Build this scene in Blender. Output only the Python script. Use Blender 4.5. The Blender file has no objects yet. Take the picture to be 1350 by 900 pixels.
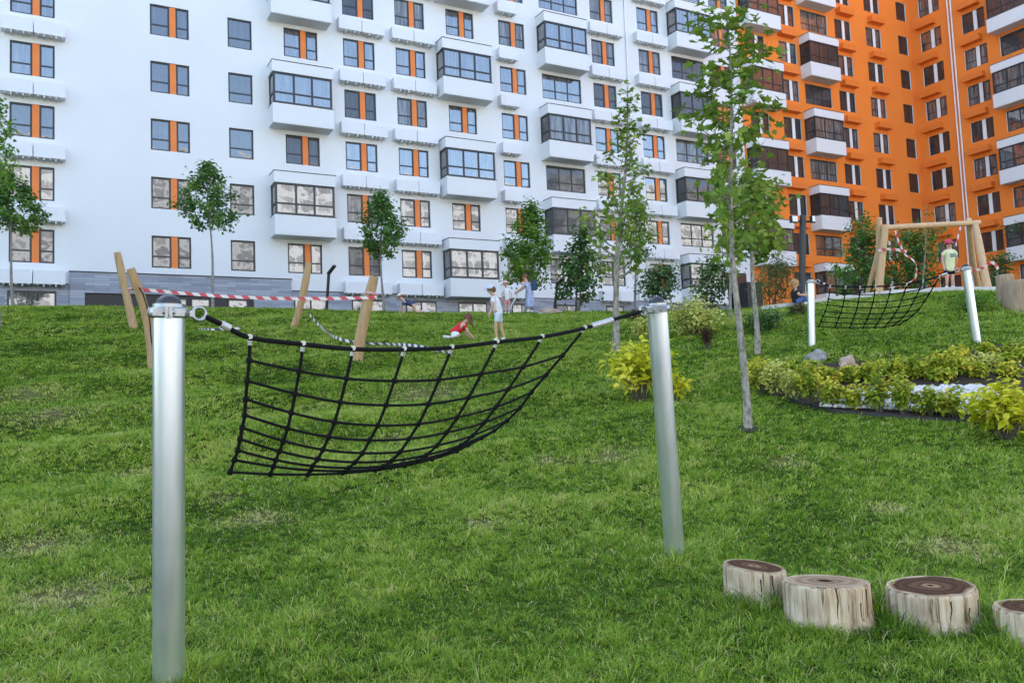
import bpy, bmesh, math, random
import numpy as np
from mathutils import Vector, Matrix, noise
random.seed(7); np.random.seed(7)
S = bpy.context.scene
COL = S.collection
R = math.radians

# ------------------------------------------------------------------ camera, sky, sun, exposure
FPX, PITCH, ROLL, YAW = 1108.73, .0767, -.0406, .5004      # calibrated on the facade grid (1350 x 900 pixels)
WY, WX, ZT = 44.9, 65.02, 9.23                              # long facade at y = WY, wing at x = WX, top of the lowest windows
cyw, syw, cp, sp, cr, sr = math.cos(YAW), math.sin(YAW), math.cos(PITCH), math.sin(PITCH), math.cos(ROLL), math.sin(ROLL)
r0 = Vector((cyw, -syw, 0)); fw0 = Vector((syw, cyw, 0)); up0 = Vector((0, 0, 1))
FWD = fw0*cp + up0*sp; u2 = up0*cp - fw0*sp
RGT = r0*cr + u2*sr; UPV = u2*cr - r0*sr
cam = bpy.data.cameras.new('camera'); camo = bpy.data.objects.new('camera', cam); COL.objects.link(camo)
camo.matrix_world = Matrix(((RGT.x, UPV.x, -FWD.x, 0), (RGT.y, UPV.y, -FWD.y, 0), (RGT.z, UPV.z, -FWD.z, 0), (0, 0, 0, 1)))
cam.sensor_fit = 'HORIZONTAL'; cam.sensor_width = 36; cam.lens = 36*FPX/1350
cam.clip_start = .05; cam.clip_end = 3000
S.camera = camo

SUN_EL, SUN_AZ = R(33), R(-22)                               # the sun stands behind the long building
w = bpy.data.worlds.new('World'); S.world = w; w.use_nodes = True
nt = w.node_tree; bg = nt.nodes['Background']
sky = nt.nodes.new('ShaderNodeTexSky'); sky.sky_type = 'NISHITA'; sky.sun_disc = False
sky.sun_elevation = SUN_EL; sky.sun_rotation = SUN_AZ; sky.dust_density = 1.2; sky.ozone_density = 1.0
nt.links.new(sky.outputs[0], bg.inputs[0]); bg.inputs[1].default_value = .12
sl = bpy.data.lights.new('sun', 'SUN'); sl.energy = 3.6; sl.angle = R(.5); sl.color = (1, .93, .82)
so = bpy.data.objects.new('sun', sl); COL.objects.link(so)
sd = Vector((math.sin(SUN_AZ)*math.cos(SUN_EL), math.cos(SUN_AZ)*math.cos(SUN_EL), math.sin(SUN_EL)))
so.rotation_euler = sd.to_track_quat('Z', 'Y').to_euler(); so.location = (0, 0, 60)
S.view_settings.view_transform = 'Standard'; S.view_settings.look = 'None'
S.view_settings.exposure = 2.46; S.view_settings.gamma = 1
S.cycles.max_bounces = 8; S.cycles.transparent_max_bounces = 6
S.cycles.use_denoising = True

def ray(px, py):
    return FWD + RGT*((px-675)/FPX) - UPV*((py-450)/FPX)
def W(px, py, F):                                           # a point seen at a pixel, F metres deep
    return ray(px, py)*F
def proj(p):
    p = Vector(p); F = p.dot(FWD)
    return 675+FPX*p.dot(RGT)/F, 450-FPX*p.dot(UPV)/F, F
def onY(px, py, y): d = ray(px, py); return d*(y/d.y)
def onX(px, py, x): d = ray(px, py); return d*(x/d.x)

# ------------------------------------------------------------------ terrain
CTRL = [(675,900,3.9),(675,828,4.75),(675,735,6.2),(675,640,8.8),(675,560,12.3),(675,500,16.2),(675,455,20.5),(675,430,26),(675,413,33),
 (100,900,3.9),(100,828,4.9),(100,735,6.5),(100,640,9.3),(100,560,13),(100,500,17),(100,455,21.5),(100,430,25),(100,404,31),
 (-150,900,3.9),(-150,735,6.6),(-150,560,13.2),(-150,455,21.5),(-150,406,31),
 (340,560,12.6),(340,500,16.8),(340,455,21),(340,430,25.5),(340,407,32),
 (1340,900,3.9),(1340,828,4.6),(1340,735,6),(1340,640,8.2),(1340,560,11),(1340,500,13),(1340,455,14.9),(1340,420,18),(1340,400,20),(1340,383,22.5),
 (1100,735,6.1),(1100,640,8.4),(1100,555,11.2),(1100,500,13.5),(1070,455,16),(1100,420,20),(1100,396,23.6),
 (1287,451,14.8),(1250,384,23),(1030,409,23),(985,565,10.5),(985,500,14.5),(985,466,17),(985,430,21),(960,411,27),(850,411,32),(890,735,5.8),
 (1500,383,22.5),(1500,500,13),(1500,700,6.4)]
pts = [W(*c) for c in CTRL]
pts += [Vector(v) for v in [(0,0,-1.62),(-8,-4,-1.75),(8,-4,-1.75),(0,-12,-2),(14,-12,-2),(-14,-12,-2),(24,2,-1.2),(-14,10,0),
   (-10,44.9,4.9),(5,44.9,4.9),(20,44.9,4.8),(35,44.9,4.5),(50,44.9,3.4),(64,44.9,3.0),(60,30,2.9),(50,30,2.9),(42,30,3.2),(42,18,2.8),(50,18,2.8),(60,15,2.8),(30,36,4.2),(12,40,4.5),(0,40,4.6),(40,5,2),(60,0,2.2),
   (5,38,4.35),(18,37,4.2),(24,22,3.0),(30,22,2.85),(34,16,2.75)]]
PX = np.array([[p.x, p.y] for p in pts]); PZ = np.array([p.z for p in pts])
def tpsk(r2): return np.where(r2 > 1e-9, .5*r2*np.log(np.maximum(r2, 1e-9)), 0)
n = len(PX); K = tpsk(((PX[:,None]-PX[None])**2).sum(-1)) + np.eye(n)*.8
A = np.zeros((n+3, n+3)); A[:n,:n] = K; A[:n,n] = 1; A[:n,n+1:] = PX; A[n,:n] = 1; A[n+1:,:n] = PX.T
SOL = np.linalg.solve(A, np.concatenate([PZ, np.zeros(3)]))
def zgrid(x, y):
    x = np.asarray(x, float); y = np.asarray(y, float); sh = x.shape
    q = np.stack([x.ravel(), y.ravel()], -1)
    # beyond the yard the ground just runs on level
    q2 = np.stack([np.clip(q[:,0], -16, 66), np.clip(q[:,1], -12, 46)], -1)
    z = np.empty(len(q2))
    for i in range(0, len(q2), 40000):
        b = q2[i:i+40000]
        z[i:i+40000] = tpsk(((b[:,None]-PX[None])**2).sum(-1)) @ SOL[:n] + SOL[n] + b@SOL[n+1:]
    X, Y = q[:,0], q[:,1]
    far = np.clip((Y-6)/6, 0, 1)*np.clip((36-Y)/8, 0, 1)
    z += .022*np.sin(X*1.3+Y*.5)*np.sin(Y*1.1-X*.4+1) + .010*np.sin(X*2.9+1.3)*np.sin(Y*2.3+.4)
    z += far*np.clip((12-X)/8, 0, 1)*.08*np.sin(Y*2.1+.5*np.sin(X*.35))       # low terraces of the turf rolls
    return np.clip(z, -2.6, 5.3).reshape(sh)
def zg(x, y): return float(zgrid(np.array([x]), np.array([y]))[0])
def G(px, py):                                              # where the ray of a pixel meets the ground
    d = ray(px, py); Fs = np.concatenate([np.arange(2.5, 12, .1), np.arange(12, 60, .2)])
    P = np.array(d)[None]*Fs[:,None]; h = P[:,2]-zgrid(P[:,0], P[:,1])
    k = np.where(h < 0)[0]
    if not len(k): return None
    k = k[0]; a = Fs[max(k-1,0)]; b = Fs[k]
    for _ in range(20):
        m = (a+b)/2; p = d*m
        if p.z < zg(p.x, p.y): b = m
        else: a = m
    return d*b
def GF(px, F):                                              # ground below a pixel column at depth F
    d = ray(px, 500)*F
    return Vector((d.x, d.y, zg(d.x, d.y)))

# ------------------------------------------------------------------ materials
def newmat(name):
    m = bpy.data.materials.new(name); m.use_nodes = True
    return m, m.node_tree, m.node_tree.nodes['Principled BSDF']
def N(nt, typ, **kw):
    nd = nt.nodes.new(typ)
    for k, v in kw.items():
        if k.startswith('i_'):
            key = k[2:]; nd.inputs[int(key) if key.isdigit() else key].default_value = v
        else: setattr(nd, k, v)
    return nd
def ramp(nt, fac, stops):
    r = nt.nodes.new('ShaderNodeValToRGB'); e = r.color_ramp.elements
    while len(e) < len(stops): e.new(.5)
    for el, (p, c) in zip(e, stops): el.position = p; el.color = (*c, 1)
    nt.links.new(fac, r.inputs[0]); return r.outputs[0]
def coords(nt, kind='Object', scale=(1,1,1)):
    tc = N(nt, 'ShaderNodeTexCoord'); mp = N(nt, 'ShaderNodeMapping'); mp.inputs['Scale'].default_value = scale
    nt.links.new(tc.outputs[kind], mp.inputs[0]); return mp.outputs[0]
def pmat(name, c1, c2=None, rough=.6, metal=0, scale=6, stretch=(1,1,1), bump=0, bscale=None, detail=5):
    m, nt, b = newmat(name)
    b.inputs['Roughness'].default_value = rough; b.inputs['Metallic'].default_value = metal
    if c2 is None: c2 = tuple(x*.85 for x in c1)
    co = coords(nt, 'Object', stretch)
    nz = N(nt, 'ShaderNodeTexNoise', i_Scale=scale, i_Detail=detail); nt.links.new(co, nz.inputs['Vector'])
    nt.links.new(ramp(nt, nz.outputs[0], [(.3, c1), (.7, c2)]), b.inputs['Base Color'])
    if bump:
        bn = N(nt, 'ShaderNodeBump', i_Strength=bump, i_Distance=.02)
        nz2 = N(nt, 'ShaderNodeTexNoise', i_Scale=bscale or scale*4, i_Detail=6); nt.links.new(co, nz2.inputs['Vector'])
        nt.links.new(nz2.outputs[0], bn.inputs['Height']); nt.links.new(bn.outputs[0], b.inputs['Normal'])
    return m
def leafmat(name, stops, trans=.38, rough=.5, spec=.2):
    m, nt, b = newmat(name)
    at = N(nt, 'ShaderNodeAttribute', attribute_name='tint')
    c = ramp(nt, at.outputs['Fac'], stops)
    nt.links.new(c, b.inputs['Base Color']); b.inputs['Roughness'].default_value = rough
    b.inputs['Specular IOR Level'].default_value = spec
    tr = N(nt, 'ShaderNodeBsdfTranslucent'); nt.links.new(c, tr.inputs[0])
    mx = N(nt, 'ShaderNodeMixShader', i_0=trans)
    nt.links.new(b.outputs[0], mx.inputs[1]); nt.links.new(tr.outputs[0], mx.inputs[2])
    nt.links.new(mx.outputs[0], nt.nodes['Material Output'].inputs[0])
    return m
def glassmat(name, dark, light, refl, wav=1.0, graze=.9):
    """window glass over a dim room: a mirror coat on a surface that differs from window to window"""
    m, nt, b = newmat(name)
    oi = N(nt, 'ShaderNodeObjectInfo'); tc = N(nt, 'ShaderNodeTexCoord')
    ad = N(nt, 'ShaderNodeVectorMath', operation='ADD'); nt.links.new(tc.outputs['Object'], ad.inputs[0])
    sc = N(nt, 'ShaderNodeVectorMath', operation='SCALE', i_0=(37, 11, 23)); nt.links.new(oi.outputs['Random'], sc.inputs['Scale'])
    nt.links.new(sc.outputs[0], ad.inputs[1])
    mp = N(nt, 'ShaderNodeMapping'); mp.inputs['Scale'].default_value = (5.5, 1, .5); nt.links.new(ad.outputs[0], mp.inputs[0])
    nz = N(nt, 'ShaderNodeTexNoise', i_Scale=1.1, i_Detail=3, i_Roughness=.6); nt.links.new(mp.outputs[0], nz.inputs['Vector'])
    nt.links.new(ramp(nt, nz.outputs[0], [(.38, dark), (.55, tuple(.6*a+.4*c for a, c in zip(dark, light))), (.72, light)]), b.inputs['Base Color'])
    b.inputs['Roughness'].default_value = .5
    gl = N(nt, 'ShaderNodeBsdfGlossy', i_Roughness=.015); gl.inputs[0].default_value = (.88, .89, .91, 1)
    nz2 = N(nt, 'ShaderNodeTexNoise', i_Scale=1.6, i_Detail=1.5); nt.links.new(ad.outputs[0], nz2.inputs['Vector'])
    bp = N(nt, 'ShaderNodeBump', i_Strength=.06*wav, i_Distance=.06); nt.links.new(nz2.outputs[0], bp.inputs['Height'])
    nt.links.new(bp.outputs[0], gl.inputs['Normal'])
    fr = N(nt, 'ShaderNodeFresnel', i_IOR=1.6); mth = N(nt, 'ShaderNodeMath', operation='MULTIPLY_ADD', i_1=graze, i_2=refl, use_clamp=True)
    nt.links.new(fr.outputs[0], mth.inputs[0])
    mx = N(nt, 'ShaderNodeMixShader'); nt.links.new(mth.outputs[0], mx.inputs[0])
    nt.links.new(b.outputs[0], mx.inputs[1]); nt.links.new(gl.outputs[0], mx.inputs[2])
    nt.links.new(mx.outputs[0], nt.nodes['Material Output'].inputs[0])
    return m
M = {}
M['white_wall'] = pmat('white_render', (.74,.745,.75), (.70,.708,.718), .85, scale=.35, bump=.05, bscale=60)
M['orange_wall'] = pmat('orange_render', (.86,.24,.03), (.80,.215,.026), .85, scale=.35, bump=.05, bscale=60)
M['orange_panel'] = pmat('orange_panel', (.80,.215,.04), (.74,.20,.035), .6, scale=2)
M['white_panel'] = pmat('white_panel', (.82,.82,.82), (.76,.77,.78), .55, scale=2)
M['dark_frame'] = pmat('anthracite_frame', (.022,.022,.026), (.03,.03,.034), .45, scale=4)
M['soffit'] = pmat('soffit_grey', (.66,.69,.73), (.6,.63,.67), .8, scale=2)
M['glass'] = glassmat('window_glass', (.014,.015,.017), (.15,.142,.135), .17)
M['glass_dim'] = glassmat('window_glass_dim', (.007,.007,.008), (.05,.048,.046), .045, 1, .22)
M['glass_curtain'] = glassmat('window_glass_curtained', (.03,.03,.031), (.26,.25,.235), .06, 1, .3)
M['glass_flat'] = glassmat('window_glass_clear', (.012,.013,.015), (.05,.049,.048), .10, 1.5)
def boxmat(name, base):
    m, nt, b = newmat(name)
    co = coords(nt, 'Object', (30, 1, 30))
    wv = N(nt, 'ShaderNodeTexWave', i_Scale=.33, bands_direction='X'); nt.links.new(co, wv.inputs['Vector'])
    nt.links.new(ramp(nt, wv.outputs['Fac'], [(0, tuple(x*.8 for x in base)), (.5, base)]), b.inputs['Base Color'])
    bn = N(nt, 'ShaderNodeBump', i_Strength=.5, i_Distance=.012); nt.links.new(wv.outputs['Fac'], bn.inputs['Height']); nt.links.new(bn.outputs[0], b.inputs['Normal'])
    b.inputs['Roughness'].default_value = .5; return m
M['box_white'] = boxmat('white_slatted_metal', (.80,.81,.83))
M['box_orange'] = pmat('orange_metal_box', (.80,.205,.024), (.74,.185,.02), .6, scale=2)
def plinthmat():
    m, nt, b = newmat('grey_plinth_tiles')
    tc = N(nt, 'ShaderNodeTexCoord'); sx = N(nt, 'ShaderNodeSeparateXYZ'); cx = N(nt, 'ShaderNodeCombineXYZ')
    nt.links.new(tc.outputs['Object'], sx.inputs[0]); nt.links.new(sx.outputs['X'], cx.inputs['X']); nt.links.new(sx.outputs['Z'], cx.inputs['Y'])
    br = N(nt, 'ShaderNodeTexBrick', i_Scale=1, offset=.37); br.inputs['Brick Width'].default_value = 1.1; br.inputs['Row Height'].default_value = .125
    br.inputs['Mortar Size'].default_value = .006; br.inputs['Color1'].default_value = (.20,.22,.27,1); br.inputs['Color2'].default_value = (.36,.38,.44,1); br.inputs['Mortar'].default_value = (.12,.12,.14,1)
    nt.links.new(cx.outputs[0], br.inputs['Vector']); nt.links.new(br.outputs[0], b.inputs['Base Color']); b.inputs['Roughness'].default_value = .55
    return m
M['plinth'] = plinthmat()
M['dark_void'] = pmat('dark_basement_opening', (.012,.012,.013), (.02,.02,.022), .5)
M['steel'] = None
def steelmat():
    m, nt, b = newmat('galvanised_steel')
    b.inputs['Metallic'].default_value = .9
    co = coords(nt, 'Object', (6, 6, .5)); nz = N(nt, 'ShaderNodeTexNoise', i_Scale=3, i_Detail=6); nt.links.new(co, nz.inputs['Vector'])
    nt.links.new(ramp(nt, nz.outputs[0], [(.3, (.66,.70,.75)), (.7, (.80,.82,.85))]), b.inputs['Base Color'])
    co2 = coords(nt, 'Object', (1,1,1)); n2 = N(nt, 'ShaderNodeTexNoise', i_Scale=6, i_Detail=3); nt.links.new(co2, n2.inputs['Vector'])
    rr = N(nt, 'ShaderNodeMapRange', i_3=.27, i_4=.40); nt.links.new(n2.outputs[0], rr.inputs[0]); nt.links.new(rr.outputs[0], b.inputs['Roughness'])
    return m
M['steel'] = steelmat()
M['alu'] = pmat('cast_aluminium_clamp', (.42,.44,.46), (.30,.32,.34), .36, .9, scale=30)
M['black_cap'] = pmat('black_plastic_cap', (.018,.018,.02), (.03,.03,.032), .42, scale=20)
M['rope'] = pmat('black_rope', (.003,.003,.0035), (.008,.008,.0085), .85, scale=120, bump=.6, bscale=240); M['rope'].node_tree.nodes['Principled BSDF'].inputs['Specular IOR Level'].default_value = .25
M['ferrule'] = pmat('pale_ferrule', (.55,.55,.54), (.44,.44,.43), .4, .4, scale=40)
M['timber'] = pmat('peeled_robinia_timber', (.46,.31,.155), (.36,.225,.105), .65, scale=5, stretch=(3,3,.5), bump=.3)
M['timber_pale'] = pmat('pale_larch_timber', (.62,.42,.24), (.50,.32,.17), .65, scale=5, stretch=(3,3,.5), bump=.3)
M['lamp'] = pmat('dark_grey_lamp_post', (.02,.022,.026), (.03,.032,.036), .45, scale=10)
M['concrete'] = pmat('pale_concrete', (.62,.61,.58), (.5,.49,.47), .8, scale=3, bump=.2)
M['rock'] = pmat('grey_granite', (.33,.31,.30), (.17,.165,.165), .85, scale=9, bump=.7, bscale=18)
M['rock_warm'] = pmat('warm_sandstone', (.46,.35,.27), (.32,.23,.17), .85, scale=7, bump=.7, bscale=16)
M['pebble'] = pmat('white_marble_pebbles', (.68,.67,.65), (.5,.49,.47), .7, scale=30)
M['mulch'] = pmat('dark_bark_mulch', (.055,.032,.02), (.025,.016,.011), .95, scale=60, bump=1, bscale=120)
M['edging'] = pmat('black_edging_band', (.01,.01,.011), (.02,.02,.02), .5)
def barkmat(name, c1, c2):
    m, nt, b = newmat(name); b.inputs['Roughness'].default_value = .85
    co = coords(nt, 'Object', (2.2, 2.2, 1)); nz = N(nt, 'ShaderNodeTexNoise', i_Scale=9, i_Detail=4, i_Roughness=.65); nt.links.new(co, nz.inputs['Vector'])
    nt.links.new(ramp(nt, nz.outputs[0], [(.40, c1), (.52, tuple((a+c)/2 for a, c in zip(c1, c2))), (.6, c2)]), b.inputs['Base Color'])
    bn = N(nt, 'ShaderNodeBump', i_Strength=.6, i_Distance=.02); nt.links.new(nz.outputs[0], bn.inputs['Height']); nt.links.new(bn.outputs[0], b.inputs['Normal'])
    return m
M['bark_plane'] = barkmat('plane_bark', (.36,.33,.28), (.15,.135,.115))
M['bark_grey'] = barkmat('grey_bark', (.30,.275,.25), (.16,.145,.13))
M['bark_dark'] = barkmat('dark_bark', (.12,.10,.085), (.07,.058,.05))
def stumpmats():
    m, nt, b = newmat('weathered_log_side'); b.inputs['Roughness'].default_value = .9; b.inputs['Specular IOR Level'].default_value = .12
    co = coords(nt, 'Object', (22, 22, 1.3)); nz = N(nt, 'ShaderNodeTexNoise', i_Scale=1.6, i_Detail=7, i_Roughness=.7); nt.links.new(co, nz.inputs['Vector'])
    c1 = ramp(nt, nz.outputs[0], [(.30, (.045,.028,.016)), (.36, (.28,.21,.14)), (.46, (.52,.44,.33)), (.6, (.64,.57,.46)), (.75, (.58,.53,.45))])
    co2 = coords(nt, 'Object', (4, 4, 2.5)); n2 = N(nt, 'ShaderNodeTexNoise', i_Scale=1.3, i_Detail=4); nt.links.new(co2, n2.inputs['Vector'])
    mx = N(nt, 'ShaderNodeMix', data_type='RGBA', blend_type='MULTIPLY'); mx.inputs['Factor'].default_value = .8
    nt.links.new(c1, mx.inputs['A']); nt.links.new(ramp(nt, n2.outputs[0], [(.3, (.55,.46,.36)), (.5, (1,.95,.86)), (.7, (.90,.70,.46))]), mx.inputs['B'])
    co3 = coords(nt, 'Object', (30, 30, 1.1)); n3 = N(nt, 'ShaderNodeTexNoise', i_Scale=.8, i_Detail=2); nt.links.new(co3, n3.inputs['Vector'])
    mx3 = N(nt, 'ShaderNodeMix', data_type='RGBA', blend_type='MULTIPLY'); mx3.inputs['Factor'].default_value = .85
    nt.links.new(mx.outputs['Result'], mx3.inputs['A']); nt.links.new(ramp(nt, n3.outputs[0], [(.345, (1,1,1)), (.36, (.22,.16,.11)), (.37, (.22,.16,.11)), (.39, (1,1,1))]), mx3.inputs['B'])
    nt.links.new(mx3.outputs['Result'], b.inputs['Base Color'])
    bn = N(nt, 'ShaderNodeBump', i_Strength=.8, i_Distance=.012); nt.links.new(nz.outputs[0], bn.inputs['Height']); nt.links.new(bn.outputs[0], b.inputs['Normal'])
    m2, nt, b = newmat('sawn_log_top'); b.inputs['Roughness'].default_value = .95; b.inputs['Specular IOR Level'].default_value = .05
    tc = N(nt, 'ShaderNodeTexCoord'); at = N(nt, 'ShaderNodeAttribute', attribute_name='rad')
    nz = N(nt, 'ShaderNodeTexNoise', i_Scale=7, i_Detail=6, i_Roughness=.65); nt.links.new(tc.outputs['Object'], nz.inputs['Vector'])
    ad = N(nt, 'ShaderNodeMath', operation='MULTIPLY_ADD', i_1=.5, i_2=-.25); nt.links.new(nz.outputs[0], ad.inputs[0])
    a2 = N(nt, 'ShaderNodeMath', operation='ADD'); nt.links.new(at.outputs['Fac'], a2.inputs[0]); nt.links.new(ad.outputs[0], a2.inputs[1])
    c = ramp(nt, a2.outputs[0], [(0, (.05,.028,.018)), (.08, (.38,.25,.13)), (.22, (.10,.05,.03)), (.36, (.16,.09,.052)), (.5, (.075,.036,.022)), (.66, (.11,.06,.036)), (.82, (.07,.035,.022)), (.93, (.36,.24,.13)), (1, (.60,.48,.33))])
    sn = N(nt, 'ShaderNodeMath', operation='MULTIPLY', i_1=95); nt.links.new(a2.outputs[0], sn.inputs[0])
    s2 = N(nt, 'ShaderNodeMath', operation='SINE'); nt.links.new(sn.outputs[0], s2.inputs[0])
    mr = N(nt, 'ShaderNodeMapRange', i_1=-1, i_2=1, i_3=.75, i_4=1.15); nt.links.new(s2.outputs[0], mr.inputs[0])
    mx = N(nt, 'ShaderNodeVectorMath', operation='SCALE'); nt.links.new(c, mx.inputs[0]); nt.links.new(mr.outputs[0], mx.inputs['Scale'])
    nt.links.new(mx.outputs[0], b.inputs['Base Color'])
    bn = N(nt, 'ShaderNodeBump', i_Strength=.6, i_Distance=.01); nt.links.new(nz.outputs[0], bn.inputs['Height']); nt.links.new(bn.outputs[0], b.inputs['Normal'])
    return m, m2
M['log_side'], M['log_top'] = stumpmats()
M['log_top_pale'] = M['log_top'].copy(); M['log_top_pale'].name = 'sawn_log_top_pale'
for nd in M['log_top_pale'].node_tree.nodes:
    if nd.type == 'VALTORGB':
        for el, c in zip(nd.color_ramp.elements, [(.02,.012,.008),(.03,.018,.012),(.34,.23,.14),(.22,.14,.085),(.40,.29,.18),(.26,.17,.10),(.44,.32,.2),(.40,.28,.17),(.66,.54,.38)]): el.color = (*c, 1)
M['timber_cut'] = pmat('cut_timber_block', (.42,.31,.20), (.24,.175,.115), .85, scale=7, stretch=(5,5,.5), bump=.4)
def tapemat(name, red=(.62,.03,.05)):
    m, nt, b = newmat(name); b.inputs['Roughness'].default_value = .4
    a = N(nt, 'ShaderNodeAttribute', attribute_name='along'); 
    md = N(nt, 'ShaderNodeMath', operation='FRACT'); nt.links.new(a.outputs['Fac'], md.inputs[0])
    gt = N(nt, 'ShaderNodeMath', operation='GREATER_THAN', i_1=.5); nt.links.new(md.outputs[0], gt.inputs[0])
    nt.links.new(ramp(nt, gt.outputs[0], [(0, (.78,.75,.74)), (1, red)]), b.inputs['Base Color'])
    tr = N(nt, 'ShaderNodeBsdfTranslucent'); tr.inputs[0].default_value = (.6,.4,.4,1); mx = N(nt, 'ShaderNodeMixShader', i_0=.2)
    nt.links.new(b.outputs[0], mx.inputs[1]); nt.links.new(tr.outputs[0], mx.inputs[2]); nt.links.new(mx.outputs[0], nt.nodes['Material Output'].inputs[0])
    return m
M['tape'] = tapemat('red_white_barrier_tape')
M['tape_black'] = tapemat('black_white_cord', (.02,.02,.02))
GRASS = [(0, (.030,.095,.007)), (.28, (.132,.275,.015)), (.58, (.30,.455,.038)), (.86, (.52,.58,.13)), (1, (.68,.57,.34))]
M['grass'] = leafmat('grass_blades', GRASS, .32, .5, .25)
def turfmat():
    m, nt, b = newmat('turf_ground'); b.inputs['Roughness'].default_value = 1; b.inputs['Specular IOR Level'].default_value = 0
    co = coords(nt, 'Object'); n1 = N(nt, 'ShaderNodeTexNoise', i_Scale=.55, i_Detail=6); nt.links.new(co, n1.inputs['Vector'])
    n2 = N(nt, 'ShaderNodeTexNoise', i_Scale=28, i_Detail=6); nt.links.new(co, n2.inputs['Vector'])
    ad = N(nt, 'ShaderNodeMath', operation='MULTIPLY_ADD', i_1=.5); nt.links.new(n2.outputs[0], ad.inputs[0])
    hf = N(nt, 'ShaderNodeMath', operation='MULTIPLY', i_1=.5); nt.links.new(n1.outputs[0], hf.inputs[0]); nt.links.new(hf.outputs[0], ad.inputs[2])
    at = N(nt, 'ShaderNodeAttribute', attribute_name='dry')
    mx = N(nt, 'ShaderNodeMix', data_type='RGBA'); nt.links.new(at.outputs['Fac'], mx.inputs['Factor'])
    nt.links.new(ramp(nt, ad.outputs[0], [(.35, (.022,.030,.008)), (.5, (.05,.075,.012)), (.65, (.10,.14,.022))]), mx.inputs['A'])
    mx.inputs['B'].default_value = (.20,.17,.075,1)
    nt.links.new(mx.outputs['Result'], b.inputs['Base Color'])
    bn = N(nt, 'ShaderNodeBump', i_Strength=.9, i_Distance=.05); nt.links.new(n2.outputs[0], bn.inputs['Height']); nt.links.new(bn.outputs[0], b.inputs['Normal'])
    return m
M['turf'] = turfmat()
M['lf_plane'] = leafmat('plane_leaves', [(0, (0.07, 0.15, 0.02)), (0.5, (0.17, 0.28, 0.035)), (1, (0.34, 0.42, 0.08))], .35)
M['lf_maple'] = leafmat('maple_leaves', [(0, (0.047, 0.128, 0.024)), (0.5, (0.095, 0.209, 0.041)), (1, (0.189, 0.324, 0.068))], .3)
M['lf_linden'] = leafmat('linden_leaves', [(0, (0.06, 0.16, 0.015)), (0.5, (0.13, 0.27, 0.03)), (1, (0.25, 0.38, 0.05))], .35)
M['lf_dark'] = leafmat('dark_shrub_leaves', [(0, (0.037, 0.094, 0.027)), (0.5, (0.075, 0.156, 0.04)), (1, (0.15, 0.25, 0.069))], .25)
M['lf_yellow'] = leafmat('golden_leaves', [(0, (0.32, 0.4, 0.015)), (0.5, (0.62, 0.62, 0.03)), (1, (0.82, 0.74, 0.09))], .4)
M['lf_varieg'] = leafmat('variegated_leaves', [(0, (0.162, 0.259, 0.049)), (0.5, (0.551, 0.551, 0.114)), (1, (0.85, 0.842, 0.324))], .35)
M['lf_spirea'] = leafmat('spirea_leaves', [(0, (0.13, 0.22, 0.02)), (0.45, (0.33, 0.42, 0.035)), (0.8, (0.58, 0.57, 0.06)), (1, (0.76, 0.64, 0.09))], .35)
M['lf_red'] = leafmat('barberry_leaves', [(0, (.03,.012,.014)), (1, (.09,.03,.03))], .25)
M['lf_willow'] = leafmat('willow_leaves', [(0, (0.075, 0.128, 0.045)), (1, (0.18, 0.24, 0.09))], .35)
M['skin'] = pmat('skin', (.60,.36,.26), (.55,.32,.23), .5, scale=8)
def cloth(name, c, c2=None, scale=8): return pmat(name, c, c2, .85, scale=scale)
M['c_white'] = cloth('white_cotton', (.78,.78,.80)); M['c_cap'] = cloth('pale_cap_cloth', (.62,.64,.72)); M['c_denimlight'] = cloth('pale_denim', (.50,.62,.72), (.62,.70,.78))
M['c_red'] = cloth('red_cotton', (.62,.025,.03)); M['c_teal'] = cloth('teal_denim', (.05,.13,.19)); M['c_navy'] = cloth('navy_check', (.025,.03,.09), (.07,.08,.16), 60)
M['c_peach'] = cloth('peach_cap', (.80,.62,.55)); M['c_pink'] = cloth('pink_cotton', (.75,.26,.32)); M['c_pinkcap'] = cloth('pink_hat', (.75,.40,.42))
M['c_dress'] = cloth('blue_flowered_cotton', (.10,.16,.42), (.62,.66,.78), 26); M['c_black'] = cloth('black_cotton', (.012,.012,.014)); M['c_jeans'] = cloth('blue_jeans', (.06,.12,.30))
M['c_lemon'] = cloth('pale_lemon_cotton', (.72,.74,.44)); M['c_redcap'] = cloth('red_cap_cloth', (.58,.07,.09)); M['c_print'] = cloth('blue_print', (.06,.16,.26)); M['c_bag'] = cloth('dark_blue_bag', (.03,.06,.11))
M['hair_brown'] = cloth('brown_hair', (.10,.045,.022), (.18,.085,.04), 40); M['hair_blond'] = cloth('blond_hair', (.45,.28,.12), (.36,.2,.08), 40); M['hair_dark'] = cloth('dark_hair', (.025,.016,.012))
M['shoe'] = cloth('white_shoe', (.70,.68,.66)); M['eye'] = cloth('eye_dark', (.02,.015,.012)); M['lip'] = cloth('lip', (.45,.15,.13))
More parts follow.
